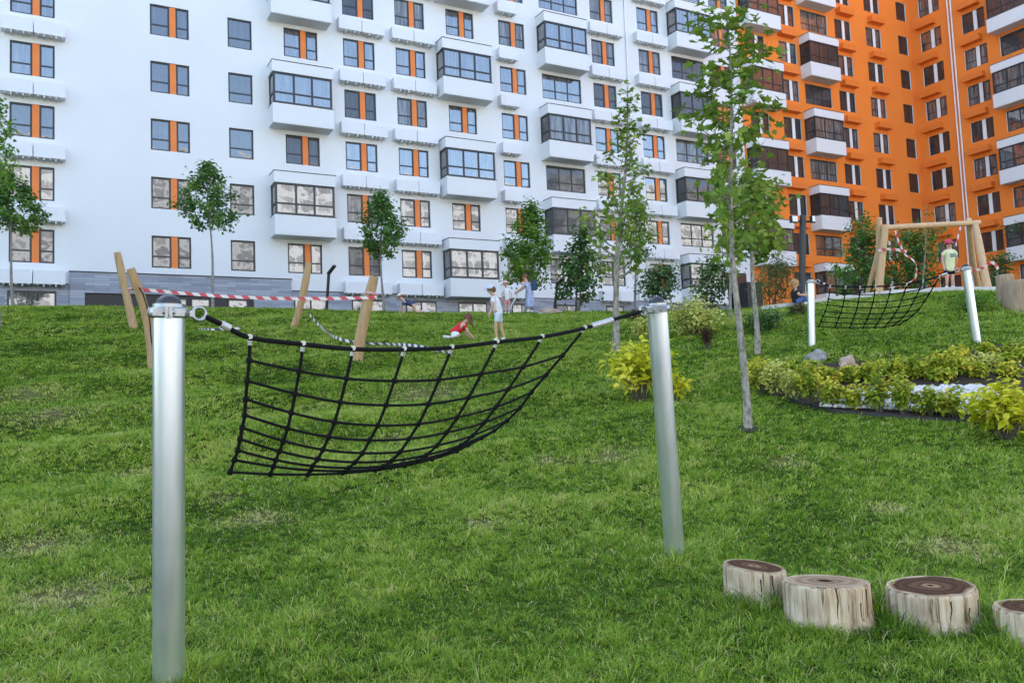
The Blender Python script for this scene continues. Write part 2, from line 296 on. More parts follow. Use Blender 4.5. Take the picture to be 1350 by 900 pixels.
def farfacade(name, wall):
    m, nt, b = newmat(name); tc = N(nt, 'ShaderNodeTexCoord'); sx = N(nt, 'ShaderNodeSeparateXYZ'); cx = N(nt, 'ShaderNodeCombineXYZ')
    nt.links.new(tc.outputs['Object'], sx.inputs[0]); nt.links.new(sx.outputs['X'], cx.inputs['X']); nt.links.new(sx.outputs['Z'], cx.inputs['Y'])
    br = N(nt, 'ShaderNodeTexBrick', i_Scale=1, offset=0); br.inputs['Brick Width'].default_value = 3.2; br.inputs['Row Height'].default_value = 3
    br.inputs['Mortar Size'].default_value = .62; br.inputs['Mortar Smooth'].default_value = .5; br.inputs['Color1'].default_value = (.13,.135,.14,1); br.inputs['Color2'].default_value = (.24,.24,.245,1); br.inputs['Mortar'].default_value = (*wall, 1)
    nt.links.new(cx.outputs[0], br.inputs['Vector']); nt.links.new(br.outputs[0], b.inputs['Base Color']); b.inputs['Roughness'].default_value = .7
    return m
M['far_a'] = farfacade('cream_facade', (.40,.41,.43)); M['far_b'] = farfacade('pale_facade', (.40,.41,.43))

# ------------------------------------------------------------------ mesh helpers
class MB:
    """collects shapes in world coordinates and links them as ONE mesh object"""
    def __init__(s): s.v = []; s.f = []; s.mi = []; s.sm = []; s.at = {}
    def add(s, verts, faces, mi=0, smooth=False):
        o = len(s.v); s.v += [tuple(v) for v in verts]; s.f += [tuple(i+o for i in f) for f in faces]
        s.mi += [mi]*len(faces); s.sm += [smooth]*len(faces)
    def box(s, a, b, mi=0):
        (x0,y0,z0),(x1,y1,z1) = a, b
        s.add([(x0,y0,z0),(x1,y0,z0),(x1,y1,z0),(x0,y1,z0),(x0,y0,z1),(x1,y0,z1),(x1,y1,z1),(x0,y1,z1)],
              [(0,3,2,1),(4,5,6,7),(0,1,5,4),(1,2,6,5),(2,3,7,6),(3,0,4,7)], mi)
    def obox(s, c, ax, ay, az, mi=0):                       # oriented box: centre and three half-axes
        c, ax, ay, az = map(Vector, (c, ax, ay, az)); v = [c+ax*i+ay*j+az*k for k in (-1,1) for j in (-1,1) for i in (-1,1)]
        s.add(v, [(0,2,3,1),(4,5,7,6),(0,1,5,4),(1,3,7,5),(3,2,6,7),(2,0,4,6)], mi)
    def tube(s, P, rad, n=8, mi=0, cap=True, smooth=True, wob=0):
        P = [Vector(p) for p in P]; k = len(P)
        if not isinstance(rad, (list, tuple)): rad = [rad]*k
        vs = []; ref = None
        for i, p in enumerate(P):
            t = (P[min(i+1,k-1)]-P[max(i-1,0)]).normalized()
            if ref is None: ref = Vector((0,0,1)) if abs(t.z) < .9 else Vector((1,0,0))
            a = t.cross(ref); 
            if a.length < 1e-6: a = t.orthogonal()
            a.normalize(); b = t.cross(a).normalized(); ref = (a.cross(t)).normalized() if False else ref
            for j in range(n):
                th = 2*math.pi*j/n; rr = rad[i]*(1+(wob*(random.random()-.5) if wob else 0))
                vs.append(p+a*(rr*math.cos(th))+b*(rr*math.sin(th)))
        fs = [(i*n+j, i*n+(j+1)%n, (i+1)*n+(j+1)%n, (i+1)*n+j) for i in range(k-1) for j in range(n)]
        o = len(s.v); s.add(vs, fs, mi, smooth)
        if cap: s.add(vs[:n], [tuple(range(n))[::-1]], mi); s.add(vs[-n:], [tuple(range(n))], mi)
    def lathe(s, c, prof, n=24, mi=0, axis=None, smooth=True):
        c = Vector(c); z = Vector(axis).normalized() if axis else Vector((0,0,1)); x = z.orthogonal().normalized() if axis else Vector((1,0,0)); y = z.cross(x)
        vs = [c+z*h+(x*math.cos(2*math.pi*j/n)+y*math.sin(2*math.pi*j/n))*r for r, h in prof for j in range(n)]
        fs = [(i*n+j, i*n+(j+1)%n, (i+1)*n+(j+1)%n, (i+1)*n+j) for i in range(len(prof)-1) for j in range(n)]
        s.add(vs, fs, mi, smooth)
        if prof[0][0] > 1e-4: s.add(vs[:n], [tuple(range(n))[::-1]], mi)
        if prof[-1][0] > 1e-4: s.add(vs[-n:], [tuple(range(n))], mi)
    def ball(s, c, r, mi=0, n=10, sc=(1,1,1)):
        pr = [(max(r*math.sin(math.pi*i/n), 1e-5), -r*math.cos(math.pi*i/n)) for i in range(n+1)]
        vs = [(c[0]+q*math.cos(2*math.pi*j/n)*sc[0], c[1]+q*math.sin(2*math.pi*j/n)*sc[1], c[2]+h*sc[2]) for q, h in pr for j in range(n)]
        s.add(vs, [(i*n+j, i*n+(j+1)%n, (i+1)*n+(j+1)%n, (i+1)*n+j) for i in range(n) for j in range(n)], mi, True)
    def ring(s, c, ax, R_, r_, n=16, m=8, mi=0):
        ax = Vector(ax).normalized(); x = ax.orthogonal().normalized(); y = ax.cross(x); c = Vector(c); vs = []
        for i in range(n):
            d = x*math.cos(2*math.pi*i/n)+y*math.sin(2*math.pi*i/n)
            vs += [c+d*(R_+r_*math.cos(2*math.pi*j/m))+ax*(r_*math.sin(2*math.pi*j/m)) for j in range(m)]
        s.add(vs, [(i*m+j, i*m+(j+1)%m, ((i+1)%n)*m+(j+1)%m, ((i+1)%n)*m+j) for i in range(n) for j in range(m)], mi, True)
    def link(s, name, mats, parent=None, loc=None):
        if not isinstance(mats, (list, tuple)): mats = [mats]
        off = Vector(loc) if loc is not None else (parent_loc(parent) if parent else Vector((0,0,0)))
        me = bpy.data.meshes.new(name); me.from_pydata([Vector(v)-off for v in s.v], [], s.f)
        for m in mats: me.materials.append(m)
        me.polygons.foreach_set('material_index', s.mi); me.polygons.foreach_set('use_smooth', s.sm)
        for k, vals in s.at.items():
            a = me.attributes.new(k, 'FLOAT', 'POINT'); a.data.foreach_set('value', vals)
        me.update(); o = bpy.data.objects.new(name, me); COL.objects.link(o)
        if parent: o.parent = parent
        elif loc is not None: o.location = loc
        return o
def parent_loc(o):
    v = Vector((0,0,0))
    while o is not None: v = v+o.location; o = o.parent
    return v
def tag(o, label=None, cat=None, group=None, kind=None):
    if label: o['label'] = label
    if cat: o['category'] = cat
    if group: o['group'] = group
    if kind: o['kind'] = kind
    return o
def thing(name, loc, label, cat, group=None):
    o = bpy.data.objects.new(name, None); COL.objects.link(o); o.location = loc; o.empty_display_size = .1
    return tag(o, label, cat, group)
def fastmesh(name, V, F, mats, parent=None, attrs=None, smooth=False):
    """V (n,3) world array, F (m,k) array of equal faces"""
    off = np.array(parent_loc(parent)) if parent else np.zeros(3)
    me = bpy.data.meshes.new(name); V = np.asarray(V, np.float32)-off.astype(np.float32); F = np.asarray(F, np.int32); k = F.shape[1]
    me.vertices.add(len(V)); me.vertices.foreach_set('co', V.ravel())
    me.loops.add(F.size); me.loops.foreach_set('vertex_index', F.ravel())
    me.polygons.add(len(F)); me.polygons.foreach_set('loop_start', np.arange(0, F.size, k, dtype=np.int32)); me.polygons.foreach_set('loop_total', np.full(len(F), k, np.int32))
    me.polygons.foreach_set('use_smooth', np.full(len(F), smooth))
    for kk, vals in (attrs or {}).items():
        a = me.attributes.new(kk, 'FLOAT', 'POINT'); a.data.foreach_set('value', np.asarray(vals, np.float32))
    for m in (mats if isinstance(mats, (list, tuple)) else [mats]): me.materials.append(m)
    me.update(calc_edges=True); me.validate()
    o = bpy.data.objects.new(name, me); COL.objects.link(o)
    if parent: o.parent = parent
    return o
def smoothpath(P, n=6):
    P = [Vector(p) for p in P]; out = []
    for i in range(len(P)-1):
        p0, p1, p2, p3 = P[max(i-1,0)], P[i], P[i+1], P[min(i+2,len(P)-1)]
        for k in range(n):
            t = k/n; out.append(.5*((2*p1)+(p2-p0)*t+(2*p0-5*p1+4*p2-p3)*t*t+(3*p1-p0-3*p2+p3)*t**3))
    return out+[P[-1]]

# ------------------------------------------------------------------ ground sheet
DRY = [(95,785,.5),(40,722,.45),(335,685,.32),(290,655,.2),(1255,722,.34),(1170,672,.2),(805,602,.3),(725,608,.2),(520,578,.22),(70,545,.5),(560,520,.5),(40,520,.4),(180,625,.25),(640,690,.2),(1040,610,.2)]
DRYP = [(G(a,b), r) for a, b, r in DRY]
def dryness(x, y):
    d = np.zeros_like(x)
    for p, r in DRYP:
        q = ((x-p.x)**2+(y-p.y)**2)/(r*r*max(1, p.dot(FWD)/6)); d = np.maximum(d, np.exp(-q*1.7)*np.clip(.75+.5*np.sin(x*9+2*np.sin(y*7))*np.sin(y*11+1.5*np.sin(x*8)), 0, 1))
    return d
def build_ground():
    def axis(lo, hi, step, far, k):
        c = np.arange(lo, hi+1e-6, step); g = far*np.linspace(0, 1, k+1)[1:]**2.2
        return np.concatenate([lo-g[::-1], c, hi+g])
    xs = axis(-8, 30, .2, 900, 22); ys = axis(2, 37, .2, 900, 22)
    X, Y = np.meshgrid(xs, ys); Z = zgrid(X, Y); nx = len(xs)
    V = np.stack([X.ravel(), Y.ravel(), Z.ravel()], -1)
    i = np.arange(len(ys)-1)[:,None]*nx+np.arange(nx-1)[None]; i = i.ravel()
    F = np.stack([i, i+1, i+nx+1, i+nx], -1)
    o = fastmesh('ground', V, F, M['turf'], None, {'dry': dryness(V[:,0], V[:,1])*.7}, True)
    tag(o, kind='structure')
build_ground()

def bounce_pavement():  # unseen pale paving added behind the camera to bounce light onto posts and yard
    xs = np.arange(-60, 91, 3.); ys = np.arange(-47, -3.4, 1.45); X, Y = np.meshgrid(xs, ys); Z = zgrid(X, Y)+.03; nx = len(xs)
    i = (np.arange(len(ys)-1)[:,None]*nx+np.arange(nx-1)[None]).ravel()
    tag(fastmesh('bounce_pavement', np.stack([X.ravel(),Y.ravel(),Z.ravel()],-1), np.stack([i,i+1,i+nx+1,i+nx],-1), M['concrete'], None), kind='structure')
bounce_pavement()
# ------------------------------------------------------------------ apartment buildings
ZB = ZT-1.62; FH = 3.0                                      # bottom of the lowest windows, storey height
def facade(x0, x1, z0, z1, holes, reveal=.13):
    """vertical sheet in local (x, z), outside is -y; returns MB with slot 0 wall, slot 1 reveals"""
    xs = sorted({x0, x1, *[h[0] for h in holes], *[h[1] for h in holes]}); zs = sorted({z0, z1, *[h[2] for h in holes], *[h[3] for h in holes]})
    m = MB(); idx = {}
    def vid(x, z):
        if (x, z) not in idx: idx[(x, z)] = len(m.v); m.v.append((x, 0, z))
        return idx[(x, z)]
    for a, b in zip(xs, xs[1:]):
        hs = [h for h in holes if h[0] <= a+1e-6 and h[1] >= b-1e-6]
        for c, d in zip(zs, zs[1:]):
            if any(h[2] <= c+1e-6 and h[3] >= d-1e-6 for h in hs): continue
            m.f.append((vid(a,c), vid(b,c), vid(b,d), vid(a,d))); m.mi.append(0); m.sm.append(False)
    for a, b, c, d in holes:
        m.add([(a,0,c),(b,0,c),(b,0,d),(a,0,d),(a,reveal,c),(b,reveal,c),(b,reveal,d),(a,reveal,d)], [(0,1,5,4),(1,2,6,5),(2,3,7,6),(3,0,4,7)], 1)
    return m
def place(mb, name, mats, parent, origin, rot):
    """link a local-coordinate builder as a child placed at a world origin, turned about z"""
    o = mb.link(name, mats, None); o.parent = parent
    o.location = Vector(origin)-parent_loc(parent); o.rotation_euler.z = rot
    return o
def frame_bars(m, x0, x1, z0, z1, y=.085, t=.085, d=.055, mull=(), trans=None):
    """dark bars of one glazed frame in local coordinates"""
    y1 = y+d
    m.box((x0,y,z0),(x0+t,y1,z1)); m.box((x1-t,y,z0),(x1,y1,z1)); m.box((x0+t,y,z0),(x1-t,y1,z0+t)); m.box((x0+t,y,z1-t),(x1-t,y1,z1))
    for q in mull: m.box((q-t/2,y+.003,z0+t),(q+t/2,y1,z1-t))
    if trans is not None:
        xs = [x0+t]+[v for q in sorted(mull) for v in (q-t/2, q+t/2)]+[x1-t]
        for a, b in zip(xs[::2], xs[1::2]): m.box((a,y+.006,trans-t*.45),(b,y1,trans+t*.45))
def proto_window(kind, panel):
    """returns (root mesh builder, [(name, builder, material)]) : local x 0..width, z 0..1.62"""
    fr, gl, pn = MB(), MB(), MB(); H = 1.62
    def pane(a, b, z0, z1, y=.11):
        gl.add([(a,y,z0),(b,y,z0),(b,y,z1),(a,y,z1)], [(0,1,2,3)])
    if kind == 'pair':
        wd = 1.87; a, b = .93, 1.23
        frame_bars(fr, 0, a, 0, H, trans=H*.36); frame_bars(fr, b, wd, 0, H, trans=H*.36)
        pane(.03, a-.03, .03, H-.03); pane(b+.03, wd-.03, .03, H-.03)
        pn.box((a+.001,.05,0),(b-.001,.128,H))
    elif kind == 'single':
        wd = 1.25; frame_bars(fr, 0, wd, 0, H, trans=H*.34); pane(.03, wd-.03, .03, H-.03)
    elif kind == 'three':
        wd = 2.98; frame_bars(fr, 0, wd, 0, H, mull=(wd*.34, wd*.66), trans=H*.36); pane(.03, wd-.03, .03, H-.03)
    return wd, fr, gl, (pn if pn.v else None)
PROTO = {}
def window(parent, kind, panelmat, glass, origin, rot):
    key = (kind, panelmat, glass)
    if key not in PROTO:
        wd, fr, gl, pn = proto_window(kind, panelmat)
        o = place(fr, 'window', M['dark_frame'], parent, origin, rot)
        kids = [gl.link('glass', M[glass], None)]
        if pn: kids.append(pn.link('infill_panel', M[panelmat], None))
        for k in kids: k.parent = o; k.location = (0,0,0)
        PROTO[key] = o; return o
    src = PROTO[key]; o = src.copy(); COL.objects.link(o); o.parent = parent
    o.location = Vector(origin)-parent_loc(parent); o.rotation_euler.z = rot
    for k in src.children:
        c = k.copy(); COL.objects.link(c); c.parent = o
    return o
def bay(parent, glass, origin, rot, wd=3.3, dp=1.05):
    """glazed bay: origin at its left end on the wall, z = bottom of the glass"""
    key = ('bay', glass)
    if key not in PROTO:
        body, fr, gl = MB(), MB(), MB(); g0, g1 = 0, 1.72
        def ubox(x0, x1, y0, y1, z0, z1, mi): body.box((x0,y0,z0),(x1,y1,z1), mi)
        ubox(0, wd, -dp, 0, -1.06, 0, 0)
        ubox(.02, wd-.02, -dp+.02, 0, -1.085, -1.062, 1)
        ub = MB(); ub.box((0,-dp,g1),(wd,0,g1+.60), 0); ub.box((-.02,-dp-.02,g1+.602),(wd+.02,0,g1+.64), 1)
        ubox(-.015, wd+.015, -dp-.015, 0, .002, .03, 2)
        o = place(body, 'bay_window', [M['white_wall'], M['soffit'], M['dark_frame']], parent, origin, rot)
        # glazing: front of three lights and two sides
        i = .06; t = .10
        def fbars(P, Q, mulls):
            P, Q = Vector(P), Vector(Q); d = (Q-P).normalized(); L = (Q-P).length; nrm = Vector((d.y,-d.x,0))
            for s in [0, *mulls, L-t]:
                s0 = s if s in (0, L-t) else s-t/2
                c = P+d*(s0+t/2)-nrm*.03; fr.obox(c+Vector((0,0,(g0+.03+g1)/2)), d*(t/2), nrm*.032, (0,0,(g1-g0-.032)/2))
            ss = [0, *mulls, L-t]; 
            for z, hh in ((g0+.03+t/2, t/2), (g1-t/2-.002, t/2), (g0+.62, .042)):
                fr.obox(P+d*(L/2)-nrm*.03+Vector((0,0,z)), d*(L/2-t*.6), nrm*.028, (0,0,hh))
            a, b = P-nrm*.035+d*.02, Q-nrm*.035-d*.02
            gl.add([a+Vector((0,0,g0+.035)), b+Vector((0,0,g0+.035)), b+Vector((0,0,g1-.005)), a+Vector((0,0,g1-.005))], [(0,1,2,3)])
        L = wd-2*i
        fbars((i,-dp+i,0), (wd-i,-dp+i,0), (L*.345, L*.655)); fbars((i,-.003,0), (i,-dp+i,0), ()); fbars((wd-i,-dp+i,0), (wd-i,-.003,0), ())
        for nm, mb, mt in (('frame', fr, M['dark_frame']), ('glass', gl, M[glass]), ('upper_band', ub, [M['white_wall'], M['dark_frame']])):
            k = mb.link(nm, mt, None); k.parent = o; k.location = (0,0,0)
        PROTO[key] = o; return o
    src = PROTO[key]; o = src.copy(); COL.objects.link(o); o.parent = parent
    o.location = Vector(origin)-parent_loc(parent); o.rotation_euler.z = rot
    for k in src.children: c = k.copy(); COL.objects.link(c); c.parent = o
    return o
def acbox(parent, kind, origin, rot):
    """cover for air conditioners under a window; kinds: white2 (two bays), white1, orange"""
    key = ('ac', kind)
    if key not in PROTO:
        b = MB(); dp = .5
        if kind == 'orange':
            b.box((0,-dp,0),(1.62,0,.42)); b.box((-.02,-dp-.02,-.05),(1.64,0,-.002), 0)
        else:
            k = 2 if kind == 'white2' else 1
            for q in range(k):
                x = q*1.36; b.box((x,-dp,0),(x+1.325,0,.66), 0)
                for j in range(5): b.box((x+.15+j*.25,-dp+.04,-.06-.05*(j % 2)),(x+.21+j*.25,-.02,-.002), 1)
        o = place(b, 'air_conditioner_box', [M['box_orange']] if kind == 'orange' else [M['box_white'], M['soffit']], parent, origin, rot)
        PROTO[key] = o; return o
    o = PROTO[key].copy(); COL.objects.link(o); o.parent = parent; o.location = Vector(origin)-parent_loc(parent); o.rotation_euler.z = rot
    return o
def infr(p, mt=60):
    x, y, F = proj(p); return F > 0 and -mt < x < 1350+mt and -mt < y < 960
def loc2w(orig, rot, x, z): return (orig[0]+x*math.cos(rot), orig[1]+x*math.sin(rot), z)

wroot = thing('apartment_building', (16, WY, 4.6), 'white apartment building with orange window panels and glazed bays behind the lawn', 'building')
oroot = thing('apartment_building', (55, WY, 3.2), 'orange apartment building with white glazed bays turning a corner at right', 'building')
def populate(root, cols, orig, rot, x0, x1, z0, z1, wallmat, revmat, nm='wall'):
    holes, jobs = [], []
    rnd = random.Random(len(cols)*13+int(rot*10))
    for kind, X, fl, opt in cols:
        for k in fl:
            zb = ZB+FH*k; wdt = {'pair':1.87,'single':1.25,'three':2.98,'bay':3.3}[kind]
            pa, pb = loc2w(orig, rot, X, zb-1.1), loc2w(orig, rot, X+wdt, zb+2.3)
            if not (infr(pa) or infr(pb) or infr(loc2w(orig, rot, X+wdt, zb-1.1)) or infr(loc2w(orig, rot, X, zb+2.3))): continue
            gs = opt.get('glass', ['glass']); g = gs[rnd.randrange(len(gs))]
            if kind == 'bay': jobs.append(('bay', X, zb-.08, g)); continue
            holes.append((round(X,4), round(X+wdt,4), round(zb,4), round(zb+1.62,4))); jobs.append((kind, X, zb, opt.get('panel'), g))
            if opt.get('ac'): jobs.append(('ac', X+opt.get('acx', -.36), zb-(1.06 if opt['ac'] != 'orange' else .98), opt['ac']))
    wl = facade(x0, x1, z0, z1, holes); place(wl, nm, [M[wallmat], M[revmat]], root, (orig[0], orig[1], 0), rot)
    for j in jobs:
        o = loc2w(orig, rot, j[1], j[2])
        if j[0] == 'bay': bay(root, j[3], o, rot)
        elif j[0] == 'ac': acbox(root, j[3], o, rot)
        else: window(root, j[0], j[3], j[4], o, rot)
GL = ['glass','glass','glass_dim','glass_curtain']; GF_ = ['glass_flat']; GD = ['glass_dim','glass_dim','glass_curtain','glass_dim','glass']
P_O = dict(panel='orange_panel'); P_W = dict(panel='white_panel', glass=GD)
r7 = range(0, 8); ev = [0,2,4,6,8]; od = [1,3,5,7]
wcols = [('pair',-1.85,r7,dict(panel='orange_panel',ac='white2',glass=['glass_flat','glass'])), ('pair',4.28,r7,dict(panel='orange_panel',glass=GF_)), ('single',8.09,r7,dict(glass=GF_)),
 ('pair',11.05,ev,dict(P_O, glass=GL)), ('bay',10.15,od,dict(glass=['glass'])),
 ('pair',14.40,r7,dict(P_O, ac='white2', glass=GL)), ('pair',17.57,r7,dict(P_O, ac='white2', glass=GL)),
 ('pair',20.86,od,dict(P_O, glass=GL)), ('bay',20.1,ev,dict(glass=['glass'])),
 ('pair',24.47,r7,dict(P_O, ac='white1', acx=-.25, glass=GL)), ('three',27.53,ev,dict(glass=GL)), ('bay',27.22,od,dict(glass=GL)),
 ('pair',31.50,r7,dict(P_O, ac='white2', acx=-.36, glass=GL)), ('pair',35.42,r7,dict(P_O, ac='white2', acx=-.45, glass=GL)),
 ('three',38.29,od,dict(glass=GL)), ('bay',38.0,ev,dict(glass=GL)), ('pair',42.05,range(1,8),dict(P_O, glass=GD))]
populate(wroot, wcols, (0, WY), 0, -60, 44.75, 3.2, 43, 'white_wall', 'white_wall')
ocols = [('pair',45.6,[1+1,4,6,8],P_W), ('bay',44.95,[1,3,5,7],dict(glass=GD)), ('pair',49.0,range(0,9),dict(P_W, ac='orange', acx=-.1)),
 ('three',51.57,[1,3,5,7],dict(glass=GD)), ('bay',51.2,[0,2,4,6,8],dict(glass=GD)), ('pair',55.46,range(0,9),dict(P_W, ac='orange', acx=.2)),
 ('pair',59.2,range(0,10),dict(P_W, ac='orange', acx=.25)), ('single',63.32,range(0,10),dict(glass=['glass_dim']))]
populate(oroot, ocols, (0, WY), 0, 44.75, WX, 2.2, 43, 'orange_wall', 'white_wall')
RW = -math.pi/2                                             # the wing: local x runs towards the viewer
wcol2 = [('pair',WY-44.0,range(0,10),dict(P_W, ac='orange', acx=-.15)), ('pair',WY-40.28,range(0,10),dict(P_W, ac='orange', acx=-.05)),
 ('three',WY-37.38,[0,2,4,6,8],dict(glass=GD)), ('bay',WY-37.68,[1,3,5,7],dict(glass=GD)), ('pair',WY-32,range(0,8),dict(P_W))]
populate(oroot, wcol2, (WX, WY), RW, 0, 26, 2.2, 43, 'orange_wall', 'white_wall', 'wing_wall')
# roofs and hidden outer walls so that the blocks are solid and throw their shade
def shell(root, x0, x1, y0, y1, z0, z1, mat, nm='rear_walls'):
    m = MB(); m.add([(x0,y0,z0),(x1,y0,z0),(x1,y1,z0),(x0,y1,z0),(x0,y0,z1),(x1,y0,z1),(x1,y1,z1),(x0,y1,z1)], [(1,2,6,5),(2,3,7,6),(3,0,4,7),(4,5,6,7)])
    m.link(nm, mat, root)
shell(wroot, -60, 44.74, WY+.2, WY+15, 3.2, 43, M['white_wall'])
shell(oroot, 44.76, 80, WY+.2, WY+15, 2.2, 43, M['orange_wall'])
shell(oroot, WX+.2, 80, 18.9, WY+.19, 2.2, 43, M['orange_wall'])
# plinth
pl = MB()
pl.box((.66, WY-.16, 3.2), (1.3, WY, 7.22)); pl.box((1.3, WY-.16, 6.24), (9.2, WY, 7.22)); pl.box((9.2, WY-.16, 3.2), (11.16, WY, 7.22)); pl.box((1.3, WY-.02, 3.2), (9.2, WY, 6.236), 1)
for a, b in ((-60,.655),(11.165,44.74)): pl.box((a, WY-.06, 3.2), (b, WY, 6.62))
pl.link('plinth', [M['plinth'], M['dark_void']], wroot)
cp_ = MB(); cp_.box((.62, WY-.2, 7.223), (11.2, WY, 7.27)); cp_.box((-60, WY-.1, 6.623), (.60, WY, 6.66)); cp_.box((11.22, WY-.1, 6.623), (44.74, WY, 6.66)); cp_.link('plinth_capping', M['dark_frame'], wroot)
for xa, xb in ((-1.9,.1),(11.3,13.1),(14.5,16.4),(17.7,19.6),(21,22.9),(24.6,26),(27.8,29.4),(31.6,33),(35.6,37)):
    b = MB(); b.box((xa, WY-.07, 5.3), (xb, WY-.055, 6.28)); bw = b.link('basement_window', M['dark_frame'], wroot)
    g = MB(); g.add([(xa+.08,WY-.075,5.35),((xa+xb)/2-.05,WY-.075,5.35),((xa+xb)/2-.05,WY-.075,6.16),(xa+.08,WY-.075,6.16)], [(0,1,2,3)]); g.add([((xa+xb)/2+.05,WY-.075,5.35),(xb-.08,WY-.075,5.35),(xb-.08,WY-.075,6.16),((xa+xb)/2+.05,WY-.075,6.16)], [(0,1,2,3)]); g.link('glass', M['glass'], bw)
for xa, xb in ((4.8,5.9),(6.1,7.0),(7.9,8.9)):              # glazed lights in the long basement opening
    b = MB(); b.box((xa, WY-.06, 5.2), (xb, WY-.024, 6.1)); bw = b.link('basement_window', M['dark_frame'], wroot)
    g = MB(); g.add([(xa+.06,WY-.064,5.25),(xb-.06,WY-.064,5.25),(xb-.06,WY-.064,6.02),(xa+.06,WY-.064,6.02)], [(0,1,2,3)]); g.link('glass', M['glass'], bw)
dp = MB(); dp.tube([(34.36, WY-.08, 6.7), (34.36, WY-.08, 42)], .06, 10); dp.link('downpipe', M['white_panel'], wroot)
for dy in (0, .28):
    dp = MB(); dp.tube([(WX-.09, 41.35-dy, 3), (WX-.09, 41.35-dy, 42)], .06, 10); dp.link('downpipe', M['white_panel'], oroot)
# entrance at the right end of the white part
dr = MB(); dr.box((42.1, WY-.05, 4.9), (44.1, WY+.02, 8.9)); dd = dr.link('entrance_door', pmat('brown_door', (.05,.02,.015), (.07,.03,.02), .4), wroot)
g = MB(); g.box((42.3, WY-.06, 5.2), (43.0, WY-.052, 8.6)); g.link('glass', M['glass_dim'], dd)
hd = MB(); hd.tube([(43.2,WY-.1,6.6),(43.2,WY-.1,7.6)], .025); hd.link('handle', M['alu'], dd)
ep = MB(); ep.box((42.6, WY-1.6, 4.2), (44.0, WY-.9, 8.0)); ep.link('porch_cabinet', M['lamp'], wroot)

# buildings across the street behind the camera: what the panes mirror
def farblock(x0, x1, y0, y1, h, mat, label):
    m = MB(); m.box((x0,y0,-3), (x1,y1,h)); r = m.link('apartment_block', mat, None); tag(r, label, 'building')
farblock(-40, 78, -62, -48, 42, M['far_a'], 'cream block across the street mirrored in the lowest windows')
farblock(92, 150, -74, -56, 48, M['far_b'], 'tall pale tower block mirrored in the right hand bays')

# ------------------------------------------------------------------ kerb of the upper playground, flower bed
def ribbon_on_ground(name, pix, wdt, h, mat, kind='structure', lift=0):
    P = smoothpath([G(*p) if len(p) == 2 else GF(p[0], p[2]) for p in pix], 5); m = MB(); L = []
    for i, p in enumerate(P):
        t = (P[min(i+1,len(P)-1)]-P[max(i-1,0)]); t.z = 0; t.normalize(); nn = Vector((-t.y,t.x,0)); z = zg(p.x,p.y)+lift
        for s, dz in ((-1,-.25),(-1,h),(1,h),(1,-.25)): m.v.append(tuple(Vector((p.x,p.y,z))+nn*(s*wdt/2)+Vector((0,0,dz))))
    for i in range(len(P)-1):
        for j in range(3): a = i*4+j; m.f.append((a,a+1,a+5,a+4)); m.mi.append(0); m.sm.append(False)
    m.add([m.v[k] for k in range(4)], [(0,1,2,3)]); m.add([m.v[len(P)*4-4+k] for k in range(4)], [(3,2,1,0)])
    return tag(m.link(name, mat), kind=kind)
ribbon_on_ground('kerb', [(1010,0,23.6),(1050,0,23.6),(1100,0,23.6),(1150,0,23.4),(1200,0,23.2),(1250,0,22.9),(1310,0,22.4),(1400,0,21.8)], .14, .12, M['concrete'])
BED = [(985,503),(1000,488),(1060,484),(1120,480),(1200,476),(1270,468),(1350,452),(1430,440),(1480,470),(1450,560),(1350,570),(1290,560),(1200,552),(1110,545),(1060,534),(1010,518)]
def drape(name, pix, mat, lift, kind='structure', cuts=5):
    bm = bmesh.new(); vs = [bm.verts.new(tuple(G(*p))) for p in pix]; f = bm.faces.new(vs)
    bmesh.ops.triangulate(bm, faces=[f])
    for _ in range(cuts):
        ed = [e for e in bm.edges if e.calc_length() > .35]
        if not ed: break
        bmesh.ops.subdivide_edges(bm, edges=ed, cuts=1); bmesh.ops.triangulate(bm, faces=bm.faces[:])
    for v in bm.verts: v.co.z = zg(v.co.x, v.co.y)+lift
    me = bpy.data.meshes.new(name); bm.to_mesh(me); bm.free(); me.materials.append(mat)
    o = bpy.data.objects.new(name, me); COL.objects.link(o); return tag(o, kind=kind)
drape('flower_bed_soil', BED, M['mulch'], .035)
PEB = [(1080,541),(1098,525),(1135,519),(1200,515),(1290,513),(1320,524),(1310,550),(1290,552),(1200,547),(1120,543)]
drape('pebble_bed', PEB, M['pebble'], .06)
drape('tree_pit', [(986.5+15*math.cos(a), 567+4.2*math.sin(a)) for a in [2*math.pi*i/16 for i in range(16)]], M['mulch'], .022)
ribbon_on_ground('bed_edging', [(1040,528),(1060,534),(1110,545),(1200,552.5),(1290,560.5),(1350,571)], .025, .05, M['edging'], 'structure')
def inside(poly, x, y):
    c = False; j = len(poly)-1
    for i in range(len(poly)):
        (xi, yi), (xj, yj) = poly[i], poly[j]
        if (yi > y) != (yj > y) and x < (xj-xi)*(y-yi)/(yj-yi)+xi: c = not c
        j = i
    return c
pebw = [(G(*p).x, G(*p).y) for p in PEB]; bedw = [(G(*p).x, G(*p).y) for p in BED]
pm = MB(); k = 0
bx = [min(p[0] for p in pebw), max(p[0] for p in pebw), min(p[1] for p in pebw), max(p[1] for p in pebw)]
for _ in range(6000):
    x, y = random.uniform(bx[0], bx[1]), random.uniform(bx[2], bx[3])
    if not inside(pebw, x, y): continue
    r = random.uniform(.02, .045); pm.ball((x, y, zg(x,y)+.06+r*.3), r, 0, 5, (1, random.uniform(.7,1.2), .6)); k += 1
    if k > 1600: break
tag(pm.link('gravel', M['pebble']), 'white rounded pebbles filling the flower bed', 'gravel', kind='stuff')
